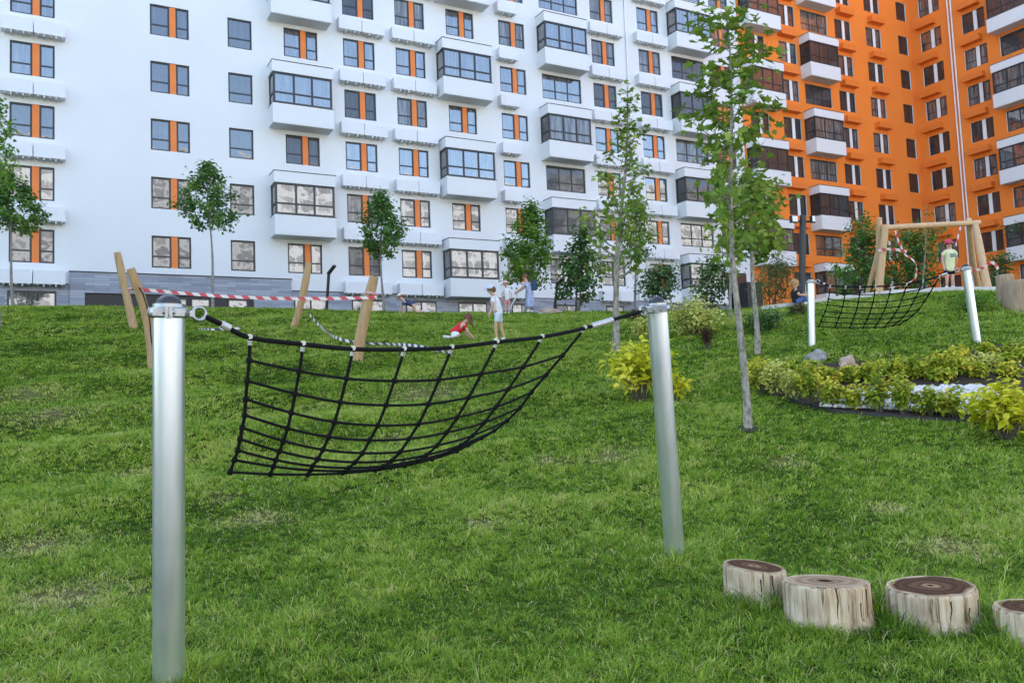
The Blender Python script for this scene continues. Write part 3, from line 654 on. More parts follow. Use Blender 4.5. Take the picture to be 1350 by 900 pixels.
#PART2
# ------------------------------------------------------------------ net hammocks on steel posts
def steel_post(top, base, rad, label, eye_dir):
    top, base = Vector(top), Vector(base); ax = (top-base).normalized()
    t = thing('steel_post', base, label, 'post', 'galvanised net posts')
    m = MB(); m.tube([base-ax*.25, base+ax*.5, top-ax*.5, top], rad, 40); m.link('tube', M['steel'], t)
    c = MB(); c.lathe(top, [(rad*1.02,-.004),(rad*1.24,-.002),(rad*1.30,.006),(rad*1.30,.034),(rad*1.24,.042),(rad*.9,.044)], 40, 0, ax)
    tocam = (-top).normalized(); fr = (tocam-ax*tocam.dot(ax)).normalized(); sd_ = ax.cross(fr).normalized()
    ed = Vector(eye_dir); ed = (ed-ax*ed.dot(ax)).normalized()
    ang = fr
    for s in (-1, 1):
        c.obox(top+ang*(rad*1.42)+sd_*(s*.0095)+ax*.02, sd_*.0075, ang*(rad*.20), ax*.024)
        c.tube([top+ang*(rad*1.5)+sd_*(s*.014)+ax*.02, top+ang*(rad*1.5)+sd_*(s*.026)+ax*.02], .010, 8)
        c.obox(top+ang*(rad*1.30)+sd_*(s*rad*.62)+ax*.02, sd_*(rad*.34), ang*(rad*.05), ax*.017)
        c.obox(top-ang*(rad*1.42)+sd_*(s*.0095)+ax*.02, sd_*.0075, ang*(rad*.20), ax*.024)
    c.obox(top+ed*(rad*1.42)+ax*.018, ed*(rad*.22), ax.cross(ed)*.012, ax*.014)
    cl = c.link('clamp', M['alu'], t)
    d = MB(); d.lathe(top+ax*.044, [(rad*1.0,0),(rad*1.0,.012),(rad*.97,.018)], 32, 0, ax); d.link('cap_collar', M['alu'], t)
    d = MB(); d.lathe(top+ax*.062, [(rad*.80*math.cos(a), rad*.62*math.sin(a)) for a in [i*math.pi/2/7 for i in range(8)]], 32, 0, ax); d.link('cap', M['black_cap'], t)
    return top+ed*(rad*1.95)+ax*.018
def net(A, B, cols, colx, p0, p1, nrows, rt, rs, label, kinks):
    """A, B: rope ends at the clamps; cols: measured pixel curves of three of the hanging strings"""
    A, B = Vector(A), Vector(B); ax_, _, Fa = proj(A); bx_, _, Fb = proj(B)
    def Fof(px): s = (px-ax_)/(bx_-ax_); return 1/((1-s)/Fa+s/Fb)
    t3 = np.array(colx, float); nodes = []; P3 = np.array(cols, float)       # (3, rows, 2)
    n = int(colx[-1])+1
    for i in range(n):
        L = [((i-t3[1])*(i-t3[2]))/((t3[0]-t3[1])*(t3[0]-t3[2])), ((i-t3[0])*(i-t3[2]))/((t3[1]-t3[0])*(t3[1]-t3[2])), ((i-t3[0])*(i-t3[1]))/((t3[2]-t3[0])*(t3[2]-t3[1]))]
        row = sum(L[k]*P3[k] for k in range(3)); col = []
        if i < len(kinks): row = row + (np.array(kinks[i])-row[0])*np.linspace(1, 0, nrows+1)[:,None]**1.5
        F0 = Fof(row[0][0]); p = p0+(p1-p0)*i/(n-1)
        for j in range(nrows+1): col.append(W(row[j][0], row[j][1], F0+.8*p*(j/nrows)**1.5))
        nodes.append(col)
    t = thing('rope_net', (A+B)/2+Vector((0,0,-.9)), label, 'net', 'black rope net hammocks')
    m = MB(); top = [nodes[i][0] for i in range(n)]
    d1 = (top[0]-A).normalized(); d2 = (top[-1]-B).normalized(); la, lb = (top[0]-A).length, (top[-1]-B).length
    m.tube(smoothpath([A+d1*.03, A+d1*la*.5]+top+[B+d2*lb*.4, B+d2*.03], 6), rt, 10); m.link('border_rope', M['rope'], t)
    h = MB()
    for i in range(n): h.tube(smoothpath(nodes[i], 4), rs, 8)
    h.link('hanging_ropes', M['rope'], t)
    h = MB()
    for j in range(1, nrows+1):
        pth = [nodes[i][j] for i in range(n)]
        ph = smoothpath(pth, 4); h.tube(ph, rs*.86, 8)
    h.link('cross_ropes', M['rope'], t)
    k = MB()
    for i in range(n):
        for j in range(1, nrows+1):
            c = nodes[i][j]; ax = (nodes[i][j]-nodes[i][j-1]).normalized()
            k.lathe(c-ax*rs*1.6, [(rs*1.05,0),(rs*1.75,rs*.5),(rs*1.75,rs*2.7),(rs*1.05,rs*3.2)], 10, 0, ax)
    k.link('knots', M['rope'], t)
    fe = MB(); 
    for i in range(n):
        c = top[i]; ax = (nodes[i][1]-c).normalized()
        fe.tube([c+ax*rt*1.1, c+ax*rt*2.9], rs*1.3, 10); tc = (-c).normalized()
        fe.tube([c-tc*rt*1.05+Vector((0,0,rt*.5)), c+tc*rt*1.15+Vector((0,0,rt*.5))], rt*1.08, 12)
    fe.link('rope_clips', M['ferrule'], t)
    for E_, d, l in ((A, d1, la), (B, d2, lb)):
        s = MB(); s.ring(E_, d.cross(Vector((0,0,1))), .026*(rt/.0105), .0075*(rt/.0105), 18, 8); s.link('shackle', M['alu'], t)
        s = MB(); s.tube([E_+d*l*.42, E_+d*l*.60] if E_ is A else [E_+d*l*.55, E_+d*l*.9], rt*1.5, 12); s.link('sleeve', M['ferrule'], t)
F1, F2 = 3.9, 5.8
t1 = W(222.5,418,F1); b1v = (W(222.5,890,F1)-t1).normalized(); b1 = t1.copy()
while b1.z > zg(b1.x, b1.y): b1 = b1+b1v*.02
t2 = W(866.5,410.5,F2); b2 = G(890,737)
e1 = steel_post(t1, b1, .0705, 'thick galvanised steel post with black dome cap, left support of the near net', t2-t1)
e2 = steel_post(t2, b2, .0695, 'galvanised steel post beside the log stumps, right support of the near net', t1-t2)
kx = [(329.7,445),(400,453.7),(465.8,460),(533.3,460.6),(596,458),(655.7,450.7),(715.3,444),(771.5,432.3)]
c0 = [(329.7,445),(328.5,475),(326,502),(324,526),(322.5,547),(319.5,563.5),(316.5,578.5),(313.5,593.5),(309,606),(303.5,622)]
c3 = [(533.3,460.6),(519.8,502),(508.7,534),(498,560.5),(487.4,580),(477.8,597),(468,609),(459.8,616.5),(456,620.5),(452,623.5)]
c7 = [(771.5,432.3),(742,468),(720,494),(701,516.5),(685.7,537),(668.7,554),(651.6,567.6),(634.6,577.5),(618,586.5),(602,595)]
net(e1, e2, [c0,c3,c7], (0,3,7), .3, 1.3, 9, .0125, .0088, 'black rope net hung between the two near steel posts', kx)
t3, b3 = W(1068.5,373,16), G(1070.5,457); t4, b4 = W(1273.5,356,14.8), G(1287.5,451)
b3 = b3; F3 = b3.dot(FWD); F4 = b4.dot(FWD); t3 = W(1068.5,373,F3); t4 = W(1273.5,356,F4)
e3 = steel_post(t3, b3, 4.6/FPX*F3, 'slim pale steel post above the grey rock, supporting the far net', t4-t3)
e4 = steel_post(t4, b4, 5.4/FPX*F4, 'leaning pale steel post at right of the far net, below the wooden swing', t3-t4)
Q = lambda L: [(1000+x/3.857, 260+y/3.857) for x, y in L]
n0 = Q([(365,450),(361,485),(356,517),(350,547),(340,580),(328,605),(318,632),(305,657)])
n4 = Q([(675,450),(666,492),(656,530),(645,562),(632,592),(618,618),(604,642),(590,662)])
n7 = Q([(922,400),(895,447),(868,490),(843,530),(815,570),(785,600),(752,625),(715,647)])
net(e3, e4, [n0,n4,n7], (0,4,7), .3, 1.0, 7, .015, .011, 'far black rope net hung below the wooden swing frame', Q([(365,450),(443,455),(517,456),(595,453),(675,450),(755,440),(838,425),(922,400)]))

# ------------------------------------------------------------------ timber swing frames, barrier tape
def log_between(m, a, b, ra, rb, bow=.02, n=8, seed=0):
    a, b = Vector(a), Vector(b); rn = random.Random(seed); d = (b-a); s = d.normalized().orthogonal().normalized(); u = d.normalized().cross(s)
    ph = rn.random()*6; P = []; rr = []
    for i in range(n+1):
        t = i/n; P.append(a+d*t+(s*math.cos(ph)+u*math.sin(ph))*(bow*math.sin(math.pi*t)*d.length)); rr.append((ra+(rb-ra)*t)*(1+.05*math.sin(9*t+ph)))
    rr[-1] *= .93; rr[0] *= .98
    m.tube(P, rr, 14)
def timber_post(base, top, ra, rb, bow, label, seed, mat='timber'):
    base = Vector(base); t = MB(); ax = (Vector(top)-base).normalized(); log_between(t, base-ax*.2, top, ra, rb, bow, 8, seed)
    o = t.link('timber_post', M[mat], None, base); return tag(o, label, 'timber post', 'leaning posts of the unfinished swing')
gA = G(176,431); FA = gA.dot(FWD); gB = G(200,487); FB = gB.dot(FWD); gC = G(387,431); FC = gC.dot(FWD); gD = G(471,474); FD = gD.dot(FWD)
pA = W(154.5,333,FA); pB = W(172,354,FB-.3); pC = W(407,346,FC); pD = W(493.5,364,FD)
timber_post(gA, pA, 5.6/FPX*FA, 4.6/FPX*FA, .01, 'leaning yellow timber post, farther left one of the taped pair behind the steel post', 1)
timber_post(gB, pB, 6.6/FPX*FB, 5.6/FPX*FB, .05, 'bowed timber post behind the steel post with barrier tape tied round it', 2)
timber_post(gC, pC, 4.8/FPX*FC, 4.6/FPX*FC, -.03, 'thin timber post leaning right beside the bent lamp post', 3)
timber_post(gD, pD, 8.2/FPX*FD, 6.6/FPX*FD, .02, 'stout timber post leaning right at the end of the taut barrier tape', 4)
def tape(P, wdt, mat, name, label, per=.22, twist=.25, sag=0, parent=None, flat=False, cat='barrier tape'):
    P = smoothpath(P, 10); m = MB(); al = []; s = 0
    for i, p in enumerate(P):
        if i: s += (P[i]-P[i-1]).length
        t = (P[min(i+1,len(P)-1)]-P[max(i-1,0)]).normalized(); a = twist*math.sin(s*2.3+1)+(1.45 if flat else 0)
        side = t.cross(Vector((0,0,1))).normalized(); up = side.cross(t).normalized(); v = up*math.cos(a)+side*math.sin(a)
        m.v += [tuple(p-v*wdt/2), tuple(p+v*wdt/2)]; al += [s/per, s/per+.25]
    for i in range(len(P)-1): m.f.append((2*i,2*i+1,2*i+3,2*i+2)); m.mi.append(0); m.sm.append(True)
    m.at['along'] = al
    o = m.link(name, M[mat], None, P[0])
    if label: tag(o, label, cat)
    return o
FT = FB-.35
a, b = W(181,381,FB-.22), W(497,392,FD-.1)
rl = [a.lerp(b, k/12)-Vector((0,0,.10*math.sin(math.pi*k/12))) for k in range(13)]
tape(rl, .072, 'tape', 'barrier_tape', 'taut red and white barrier tape stretched between the leaning timber posts', .30, .12)
wrap = MB(); c = W(176.5,380,FB-.05); wrap.ring(c, (gB-pB), 6.3/FPX*FB, .035, 18, 8); wrap.at['along'] = [i*.11 for i in range(len(wrap.v))]
tag(wrap.link('tape_knot', M['tape'], None, c), 'bundle of red and white tape knotted round the bowed left timber post', 'tape knot')
wrap = MB(); c = W(490,387,FD); wrap.ring(c, (gD-pD), 7.6/FPX*FD, .035, 18, 8); wrap.at['along'] = [i*.11 for i in range(len(wrap.v))]
tag(wrap.link('tape_knot', M['tape'], None, c), 'red and white tape knotted round the stout right timber post', 'tape knot')
def onground(L, lift=.04): return [G(*p)+Vector((0,0,lift)) for p in L]
tape([W(403,403,FC), W(408,414,FC-.3)]+onground([(422,433),(440,447),(470,455),(510,457),(545,459),(575,465),(598,471)], .07), .07, 'tape_black', 'fallen_tape', 'loose black and white tape trailing from the thin post across the lawn', .24, .5, flat=False, cat='loose tape')
tape(onground([(262,436),(280,437),(300,436),(320,435)], .06), .06, 'tape_black', 'fallen_tape', 'short scrap of pale tape lying in the grass behind the steel post', .35, .4, cat='tape scrap')
m = MB(); pth = [W(183,378,FB-.25), W(190,392,FB-.4), W(197,420,FB-.6), W(201,455,FB-.8)]; e = G(215,487); pth += [e+Vector((0,0,.05)), G(240,486)+Vector((0,0,.04))]
m.tube(smoothpath(pth, 6), .014, 8); tag(m.link('hanging_rope', M['rope'], None, e), 'black rope hanging from the bowed timber post down to the grass', 'rope')
# finished swing
sw = thing('swing_frame', GF(1230, 23.5), 'finished wooden swing frame with splayed log legs and crossbar behind the kerb', 'swing')
def LG(nm, a, b, ra, rb, bow, seed):
    m = MB(); log_between(m, a, b, ra, rb, bow, 8, seed); return m.link(nm, M['timber_pale'], sw)
FS = 23.6
def gl_(px, F): return GF(px, F)-Vector((0,0,.2))
LG('leg', gl_(1164.5, FS+.5), W(1159.5,287,FS), .085, .075, .0, 1); LG('leg', gl_(1163.5, FS-.2), W(1167.5,298,FS-.15), .11, .085, .01, 2)
LG('leg', gl_(1302, FS+1.2), W(1277.5,289,FS), .085, .075, .02, 3); LG('leg', gl_(1313, FS-.9), W(1286,296,FS-.15), .12, .085, .0, 4)
LG('crossbar', W(1162.5,300.5,FS-.05), W(1292,293.5,FS-.05), .082, .075, .0, 5)
LG('leg', gl_(1148, FS+.9), W(1157,330,FS+.5), .06, .05, .0, 6)
def cordpath(L, F): return [W(1130+x/6.136, 260+y/6.136, F) for x, y in L]
tape(cordpath([(310,270),(325,330),(350,385),(385,460),(430,490),(470,530),(480,590),(470,650),(420,690),(330,715),(255,735)], FS-.2), .045, 'tape', 'barrier_tape', 'red and white tape dangling in a loop from the swing crossbar', .24, .6)
tape(cordpath([(835,240),(822,300),(808,350),(800,395)], FS-.2), .045, 'tape', 'barrier_tape', 'short red and white tape hanging by the right end of the swing crossbar', .24, .6)
tape(cordpath([(170,430),(210,425),(260,420),(330,425),(400,440)], FS-.3), .075, 'tape', 'barrier_tape', 'red and white tape wound across the left legs of the swing', .26, .5)
tape(cordpath([(905,585),(950,590),(1000,580),(1050,545),(1100,530),(1140,580)], FS-1.2), .08, 'tape', 'barrier_tape', 'red and white tape running from the leaning steel post to the right swing leg', .22, .5)

# ------------------------------------------------------------------ log stumps, timber blocks, rocks
def stump(px, top_py, w_px, base_py, F, tilt, label, seed, group='log stumps at the lawn corner', name='log_stump', sq=0, top='log_top', side='log_side'):
    rn = random.Random(seed)
    if F is None: F = G(px, base_py).dot(FWD)
    r = w_px/2/FPX*F
    c = W(px, base_py, F); c.z = zg(c.x, c.y); tc = W(px, top_py, F); h = (tc-c).length*1.0
    o = thing(name, c, label, 'log stump' if name == 'log_stump' else 'timber block', group)
    ax = Vector((tilt[0], tilt[1], 1)).normalized(); n = 56
    def rad(th, hh):
        v = 1+.035*math.sin(2*th+seed)+.02*math.sin(3*th+seed*2)+.012*math.sin(7*th+seed*3)+.006*math.sin(19*th+hh*3+seed)
        return r*v
    nrm = ax; m = MB(); rings = []
    hs = [-.2, 0, h*.3, h*.6, h*.85, h-.02, h-.006]
    for q, hh in enumerate(hs):
        k = (1.05 if hh < .02 else 1.0) if q < 5 else (.995 if q == 5 else .955)
        rings.append([Vector((rad(a,hh)*k*math.cos(a), rad(a,hh)*k*math.sin(a), 0))+Vector((0,0,hh)) for a in [2*math.pi*j/n for j in range(n)]])
    def shear(v): f = max(0, v.z/h); return c+Vector((v.x, v.y, v.z-f*(ax.x*v.x+ax.y*v.y)))
    vs = [shear(v) for rg in rings for v in rg]
    m.add(vs, [(i*n+j, i*n+(j+1)%n, (i+1)*n+(j+1)%n, (i+1)*n+j) for i in range(len(rings)-1) for j in range(n)], 0, True)
    m.link('log', M[side], o)
    t = MB(); rr = [0, .2, .4, .6, .8, .92, 1]; vs = []; at = []
    for q in rr:
        for j in range(n):
            a = 2*math.pi*j/n; v = Vector((rad(a,h)*.955*q*math.cos(a), rad(a,h)*.955*q*math.sin(a), h-.004)); vs.append(shear(v)); at.append(q)
    t.add(vs, [(i*n+j, i*n+(j+1)%n, (i+1)*n+(j+1)%n, (i+1)*n+j) for i in range(len(rr)-1) for j in range(n)], 0, True); t.at['rad'] = at
    t.link('sawn_top', M[top], o)
    cr_ = MB()
    for q in range(4):                                      # drying cracks
        a = -2.1+q*.45+rn.uniform(-.12,.12); hh = h*rn.uniform(.5,.98); p = []
        for s in range(4): 
            a2 = a+rn.uniform(-.03,.03); p.append(shear(Vector((rad(a2,h)*1.0*math.cos(a2), rad(a2,h)*1.0*math.sin(a2), hh*(1-s*.28)))))
        cr_.tube(p, [.005,.004,.003,.001], 5)
    for q in range(len(cr_.f)): pass
    cr_.link('cracks', M['eye'], o)
    return o
stump(997.5, 745, 78, 788, None, (.09,-.10), 'short log stump with slanted dark top beside the steel post, farthest back', 3)
stump(1091.5, 765, 110, 818, None, (.05,.02), 'broad pale log stump with a dark knot hole in its flat top', 8, top='log_top_pale')
stump(1230.5, 771, 115, 816, None, (-.03,.0), 'broad log stump with a black crack under its rim', 13)
stump(1378, 800, 118, 842, None, (.05,.0), 'log stump cut by the right edge of the photo', 21)
kh = MB(); p = W(1092, 763.5, 4.5); 
def timber_block(px, top, w_px, base, F, label, seed):
    return stump(px, top, w_px, base, F, (.02,.02), label, seed, 'upright timber blocks by the kerb', 'timber_block', 0, 'timber_cut', 'timber_cut')
timber_block(1327, 362, 22, 398, 19.6, 'grey upright timber block behind the pale one at the right edge', 31)
timber_block(1345, 370, 40, 401, 19.0, 'pale upright timber block standing on the lawn at the right edge', 37)
def rock(px, py, w_px, h_px, F, mat, label, seed, name='rock'):
    c = W(px, py, F); c.z = zg(c.x, c.y); rx = w_px/2/FPX*F; rz = h_px/FPX*F
    bm = bmesh.new(); bmesh.ops.create_icosphere(bm, subdivisions=4, radius=1)
    for v in bm.verts:
        q = noise.noise(v.co*1.2+Vector((seed,0,0)))*.42+noise.noise(v.co*3+Vector((0,seed,0)))*.14+noise.noise(v.co*8+Vector((0,seed,0)))*.035
        v.co *= 1+q; v.co = Vector((v.co.x*rx*.95, v.co.y*rx*.75, v.co.z*rz*.9))+c+RGT*0
    me = bpy.data.meshes.new(name); 
    for v in bm.verts: v.co -= c
    bm.to_mesh(me); bm.free(); me.materials.append(M[mat]); me.polygons.foreach_set('use_smooth', [True]*len(me.polygons))
    o = bpy.data.objects.new(name, me); COL.objects.link(o); o.location = c; return tag(o, label, 'rock')
g = G(1078,473); rock(1078,473,34,13,g.dot(FWD),'rock','flat grey granite rock at the foot of the slim far post',1)
g = G(1117,483); rock(1117,482,28,15,g.dot(FWD),'rock_warm','small tan rock at the edge of the flower bed',5)
rock(723,413,36,8,31.5,'rock_warm','low sandy boulder on the crest beside the woman in the blue dress',9,'boulder')

# ------------------------------------------------------------------ lamp posts
def bent_lamp(px, base_py, top_py, elb, F, label):
    b = GF(px, F); t = thing('lamp_post', b, label, 'lamp post', 'bent path lamps')
    m = MB(); top = W(px+1.5, elb, F); m.tube([b-Vector((0,0,.1)), top], .062, 10)
    m.link('column', M['lamp'], t)
    h = MB(); tip = W(px+8.5, top_py, F-.4); d = (tip-top).normalized(); s = d.cross(Vector((0,0,1))).normalized(); h.obox(top.lerp(tip,.5), d*((tip-top).length/2+.05), s*.07, d.cross(s)*.035); h.link('lamp_head', M['lamp'], t)
bent_lamp(432, 412, 351, 360, 35, 'dark bent lamp post between the timber posts in front of the grey plinth')
bent_lamp(733.5, 412, 368, 374, 36, 'dark bent lamp post near the woman, in front of the small shrubs')
b = GF(1063, 24.2); t = thing('floodlight_pole', b, 'dark pole with two square floodlights in front of the orange facade', 'floodlight pole')
m = MB(); FL = b.dot(FWD); tp = W(1058.5, 284, FL); m.tube([b-Vector((0,0,.2)), tp], .095, 12); m.link('pole', M['lamp'], t)
m = MB(); c = W(1059, 292, FL); s = RGT*.34; m.tube([c-s, c+s], .03, 8); m.link('crossarm', M['lamp'], t)
for s, tl in ((-1, .3), (1, -.2)):
    c = W(1059+s*12.5, 289, FL-.12); x = (RGT-FWD*tl*s).normalized(); u = Vector((0,0,1)); y = x.cross(u)
    m = MB(); m.obox(c, x*(.105 if s < 0 else .06), y*.06, u*.10); fl = m.link('floodlight', M['lamp'], t)
    m = MB(); nf = -y if (-y).dot(c) < 0 else y; m.obox(c+nf*.062, x*(.085 if s < 0 else .045), nf*.004, u*.08); m.link('lens', M['white_panel'], fl)
#PART3
# ------------------------------------------------------------------ trees and shrubs
SHAPES = {
 'maple': [(0,-.5),(.16,-.32),(.46,-.30),(.30,-.06),(.5,.16),(.2,.18),(0,.55),(-.2,.18),(-.5,.16),(-.30,-.06),(-.46,-.30),(-.16,-.32)],
 'oval': [(0,-.5),(.22,-.2),(.24,.12),(0,.5),(-.24,.12),(-.22,-.2)],
 'long': [(0,-.5),(.10,-.1),(.09,.2),(0,.5),(-.09,.2),(-.10,-.1)],
 'round': [(0,-.5),(.34,-.25),(.38,.12),(.16,.46),(-.16,.46),(-.38,.12),(-.34,-.25)]}
def leaves(name, P, size, shape, mat, parent, rng, up=.6, droop=.25, tint=None, center=None):
    """one mesh of separate leaf blades at the points P (n,3)"""
    P = np.asarray(P); n = len(P); sh = np.array(SHAPES[shape]); k = len(sh)
    nrm = rng.normal(size=(n,3)); nrm[:,2] = np.abs(nrm[:,2])+up*1.4
    if center is not None: d = P-np.asarray(center); d /= np.linalg.norm(d,axis=1,keepdims=True)+1e-6; nrm += d*.9
    nrm /= np.linalg.norm(nrm,axis=1,keepdims=True)
    a = rng.normal(size=(n,3)); a[:,2] -= droop*2; a -= nrm*(a*nrm).sum(1,keepdims=True); a /= np.linalg.norm(a,axis=1,keepdims=True)
    b = np.cross(nrm, a); s = size*rng.uniform(.65,1.25,(n,1))
    fold = rng.uniform(.05,.35,(n,1))
    V = np.empty((n,k+1,3))
    for i,(x,y) in enumerate(sh): V[:,i] = P+s*(b*x+a*(y+.35)+nrm*(abs(x)*fold-.18*(y+.5)**2))
    V[:,k] = P+s*(a*.3-nrm*.1)
    F = np.array([(i,(i+1)%k,k) for i in range(k)])[None]+(np.arange(n)*(k+1))[:,None,None]
    t = rng.uniform(0,1,n) if tint is None else np.clip(tint+rng.normal(0,.16,n),0,1)
    return fastmesh(name, V.reshape(-1,3), F.reshape(-1,3), M[mat], parent, {'tint': np.repeat(t,k+1)})
def tree(name, base, top, cb, hw, label, bark, leaf, lsize, nleaf, shape='maple', tr=.05, prof='cone', nb=26, seed=1, sparse=.5, lean=0, group=None, stems=1, upang=.9, cat='tree'):
    """base point, top point, crown bottom as share of the height, crown half width in metres"""
    rn = random.Random(seed); rng = np.random.default_rng(seed); base, top = Vector(base), Vector(top); H = (top-base).length
    t = thing(name, base, label, cat, group); m = MB(); P = []; tints = []
    def pro(q):                                             # half width share at crown height share q
        if prof == 'cone': return (1-q)**.75*min(1, .55+q*2.2)+.07
        if prof == 'mid': return float(np.interp(q, [0,.2,.45,.65,.88,1], [.4,.55,.95,1,.72,.2]))
        if prof == 'pear': return max(.08, (min(1,q/.2)*.35+.65)*(1-max(0,q-.15)/.85)**.62)
        if prof == 'egg': return max(.1, math.sin(math.pi*min(1,(q*.86+.12))**.72))
        if prof == 'bush': return max(.2, math.sqrt(max(0, 1-(q*1.0-.25)**2/.6)))
        return 1
    for st in range(stems):
        off = Vector((rn.uniform(-.1,.1), rn.uniform(-.1,.1), 0))*(stems > 1)
        tp = top+Vector((rn.uniform(-.3,.3), rn.uniform(-.3,.3), -rn.uniform(0,.2)*H))*(st > 0)
        ph = rn.random()*6; k = 12; TP = []
        for i in range(k+1):
            q = i/k; wob = Vector((math.sin(ph+q*5), math.cos(ph*2+q*4), 0))*(.012*H*math.sin(math.pi*q)); TP.append(base+off*(1-q)+(tp-base)*q+wob-Vector((0,0,.12))*(i == 0))
        m.tube(TP, [tr*(1-.86*(i/k))*(1.25 if i == 0 else 1) for i in range(k+1)], 10, wob=.08)
        def at(q): f = q*k; i = min(k-1, int(f)); return TP[i].lerp(TP[i+1], f-i)
        nbs = nb//stems
        for j in range(nbs):
            q = (j+rn.random()*.8)/nbs; hq = cb+(1-cb)*q*.97; az = j*2.399+rn.uniform(-.5,.5); o = at(hq)
            L = hw*pro(q)*rn.uniform(.62,1.12); ua = upang*rn.uniform(.55,1.2)*(.6+.6*q)
            d = Vector((math.cos(az), math.sin(az), 0)); e = o+d*L+Vector((0,0,L*ua)); mid = o+d*(L*.55)+Vector((0,0,L*ua*.35))
            br = smoothpath([o, mid, e], 4); r = max(.006, tr*(1-.86*hq)*.5)
            m.tube(br, [r*(1-.75*i/(len(br)-1)) for i in range(len(br))], 6, cap=False)
            bt = rn.gauss(.5,.2)
            tw = [(br, .35 if prof != 'bush' else .2)]
            for s in range(3):
                w_ = rn.uniform(.35,.9); f = w_*(len(br)-1); i = min(len(br)-2, int(f)); oo = br[i].lerp(br[i+1], f-i)
                dd = (d+Vector((rn.uniform(-1,1), rn.uniform(-1,1), rn.uniform(-.1,.9)))).normalized(); LL = L*rn.uniform(.25,.5)
                b2 = [oo, oo+dd*LL*.5+Vector((0,0,.03*LL)), oo+dd*LL+Vector((0,0,.12*LL))]; m.tube(b2, [r*.45, r*.3, r*.15], 5, cap=False); tw.append((b2, .3))
            cnt = max(4, int(nleaf/(nbs*stems)*(L/hw+.25)))
            for _ in range(cnt):
                pb, lo = tw[rn.randrange(len(tw))]; f = rn.uniform(lo,1)**(.7)*(len(pb)-1); i = min(len(pb)-2, int(f)); p = pb[i].lerp(pb[i+1], f-i)
                g_ = lsize*sparse*1.3; P.append(p+Vector((rn.gauss(0,g_), rn.gauss(0,g_), rn.gauss(0,g_*.8)))); tints.append(bt)
        for _ in range(int(nleaf*.05)):
            q = rn.uniform(cb+.5*(1-cb),1); p = at(q); P.append(p+Vector((rn.gauss(0,lsize), rn.gauss(0,lsize), rn.gauss(0,lsize)))); tints.append(.6)
    m.link('trunk', M[bark], t)
    leaves('crown', np.array(P), lsize, shape, leaf, t, rng, tint=np.array(tints), center=base+(top-base)*((1+cb)/2))
    return t
def tree_px(name, bx, by, tx, ty, cby, hwpx, label, *a, F=None, **k):
    b = G(bx, by) if F is None else GF(bx, F); f = b.dot(FWD); tp = W(tx, ty, f); yb = proj(b)[1]; cb = (yb-cby)/(yb-ty)
    return tree(name, b, tp, cb, hwpx/FPX*f, label, *a, **k)
TG = 'young trees on the lawn'
tree_px('plane_tree', 986.5,565, 958,12, 345, 56, 'nearest young plane tree with pale trunk and big lobed leaves by the flower bed', 'bark_plane','lf_plane', .125, 950, 'maple', tr=.052, prof='mid', nb=36, seed=4, sparse=.62, group=TG)
tree_px('plane_tree', 812,465, 827,116, 370, 46, 'slender plane tree with peeling trunk behind the golden shrub', 'bark_plane','lf_plane', .13, 1150, 'maple', tr=.085, prof='cone', nb=36, seed=9, sparse=.6, group=TG)
tree_px('plane_tree', 999,466, 992,228, 345, 42, 'small plane tree with low crown standing behind the nearest plane tree', 'bark_plane','lf_plane', .135, 1200, 'maple', tr=.06, prof='egg', nb=28, seed=12, sparse=.6, group=TG)
tree_px('maple_tree', 282,405, 273,215, 306, 36, 'young maple tree with egg shaped crown between single windows and paired windows', 'bark_grey','lf_maple', .12, 3200, 'maple', tr=.055, prof='pear', nb=40, seed=15, sparse=.75, group=TG, F=31)
tree_px('maple_tree', 509,412, 500,254, 340, 30, 'young maple tree with dense dark crown right of the stout timber post', 'bark_grey','lf_maple', .13, 3400, 'maple', tr=.06, prof='pear', nb=38, seed=18, sparse=.75, group=TG, F=35)
tree_px('maple_tree', 17,411, 8,228, 306, 44, 'maple tree with spreading dense crown at the left edge, trunk fully visible', 'bark_grey','lf_maple', .125, 3800, 'maple', tr=.06, prof='pear', nb=40, seed=21, sparse=.75, group=TG, upang=.5, F=30.5)
tree_px('maple_tree', -1,432, -8,120, 245, 26, 'tall tree cut by the left edge of the photo', 'bark_grey','lf_linden', .11, 1100, 'maple', tr=.06, prof='cone', nb=24, seed=24, sparse=.8, group=TG)
tree_px('linden_tree', 696,413, 702,268, 378, 33, 'bright green dense linden tree behind the woman in the blue dress', 'bark_grey','lf_linden', .17, 4200, 'oval', tr=.06, prof='pear', nb=46, seed=27, sparse=.7, group=TG, F=36)
tree_px('rowan_tree', 766,413, 770,296, 398, 29, 'dark loose shrub like tree on two thin stems left of the slender plane tree', 'bark_dark','lf_dark', .15, 1800, 'round', tr=.045, prof='egg', nb=30, seed=30, sparse=.9, group=TG, stems=2, F=33)
tree_px('linden_tree', 842,412, 839,262, 340, 27, 'small linden tree with round crown just right of the slender plane tree', 'bark_grey','lf_plane', .16, 1700, 'oval', tr=.06, prof='pear', nb=30, seed=33, sparse=.8, group=TG, F=34)
tree_px('round_shrub', 870,408, 871,356, 396, 22, 'small dark round crowned shrub above the right steel post cap', 'bark_dark','lf_dark', .15, 1300, 'oval', tr=.03, prof='bush', nb=22, seed=36, sparse=.9, F=32, cat='shrub')
tree_px('tall_shrub', 941,408, 942,336, 405, 19, 'upright dark shrub in front of the lowest white bay near the brown door', 'bark_dark','lf_dark', .15, 1200, 'oval', tr=.03, prof='egg', nb=26, seed=39, sparse=.9, F=29, cat='shrub')
tree_px('thin_sapling', 968,420, 964,180, 330, 22, 'thin grey stemmed sapling hidden behind the nearest plane tree', 'bark_grey','lf_plane', .11, 500, 'maple', tr=.04, prof='cone', nb=18, seed=40, sparse=.8, group=TG, F=23)
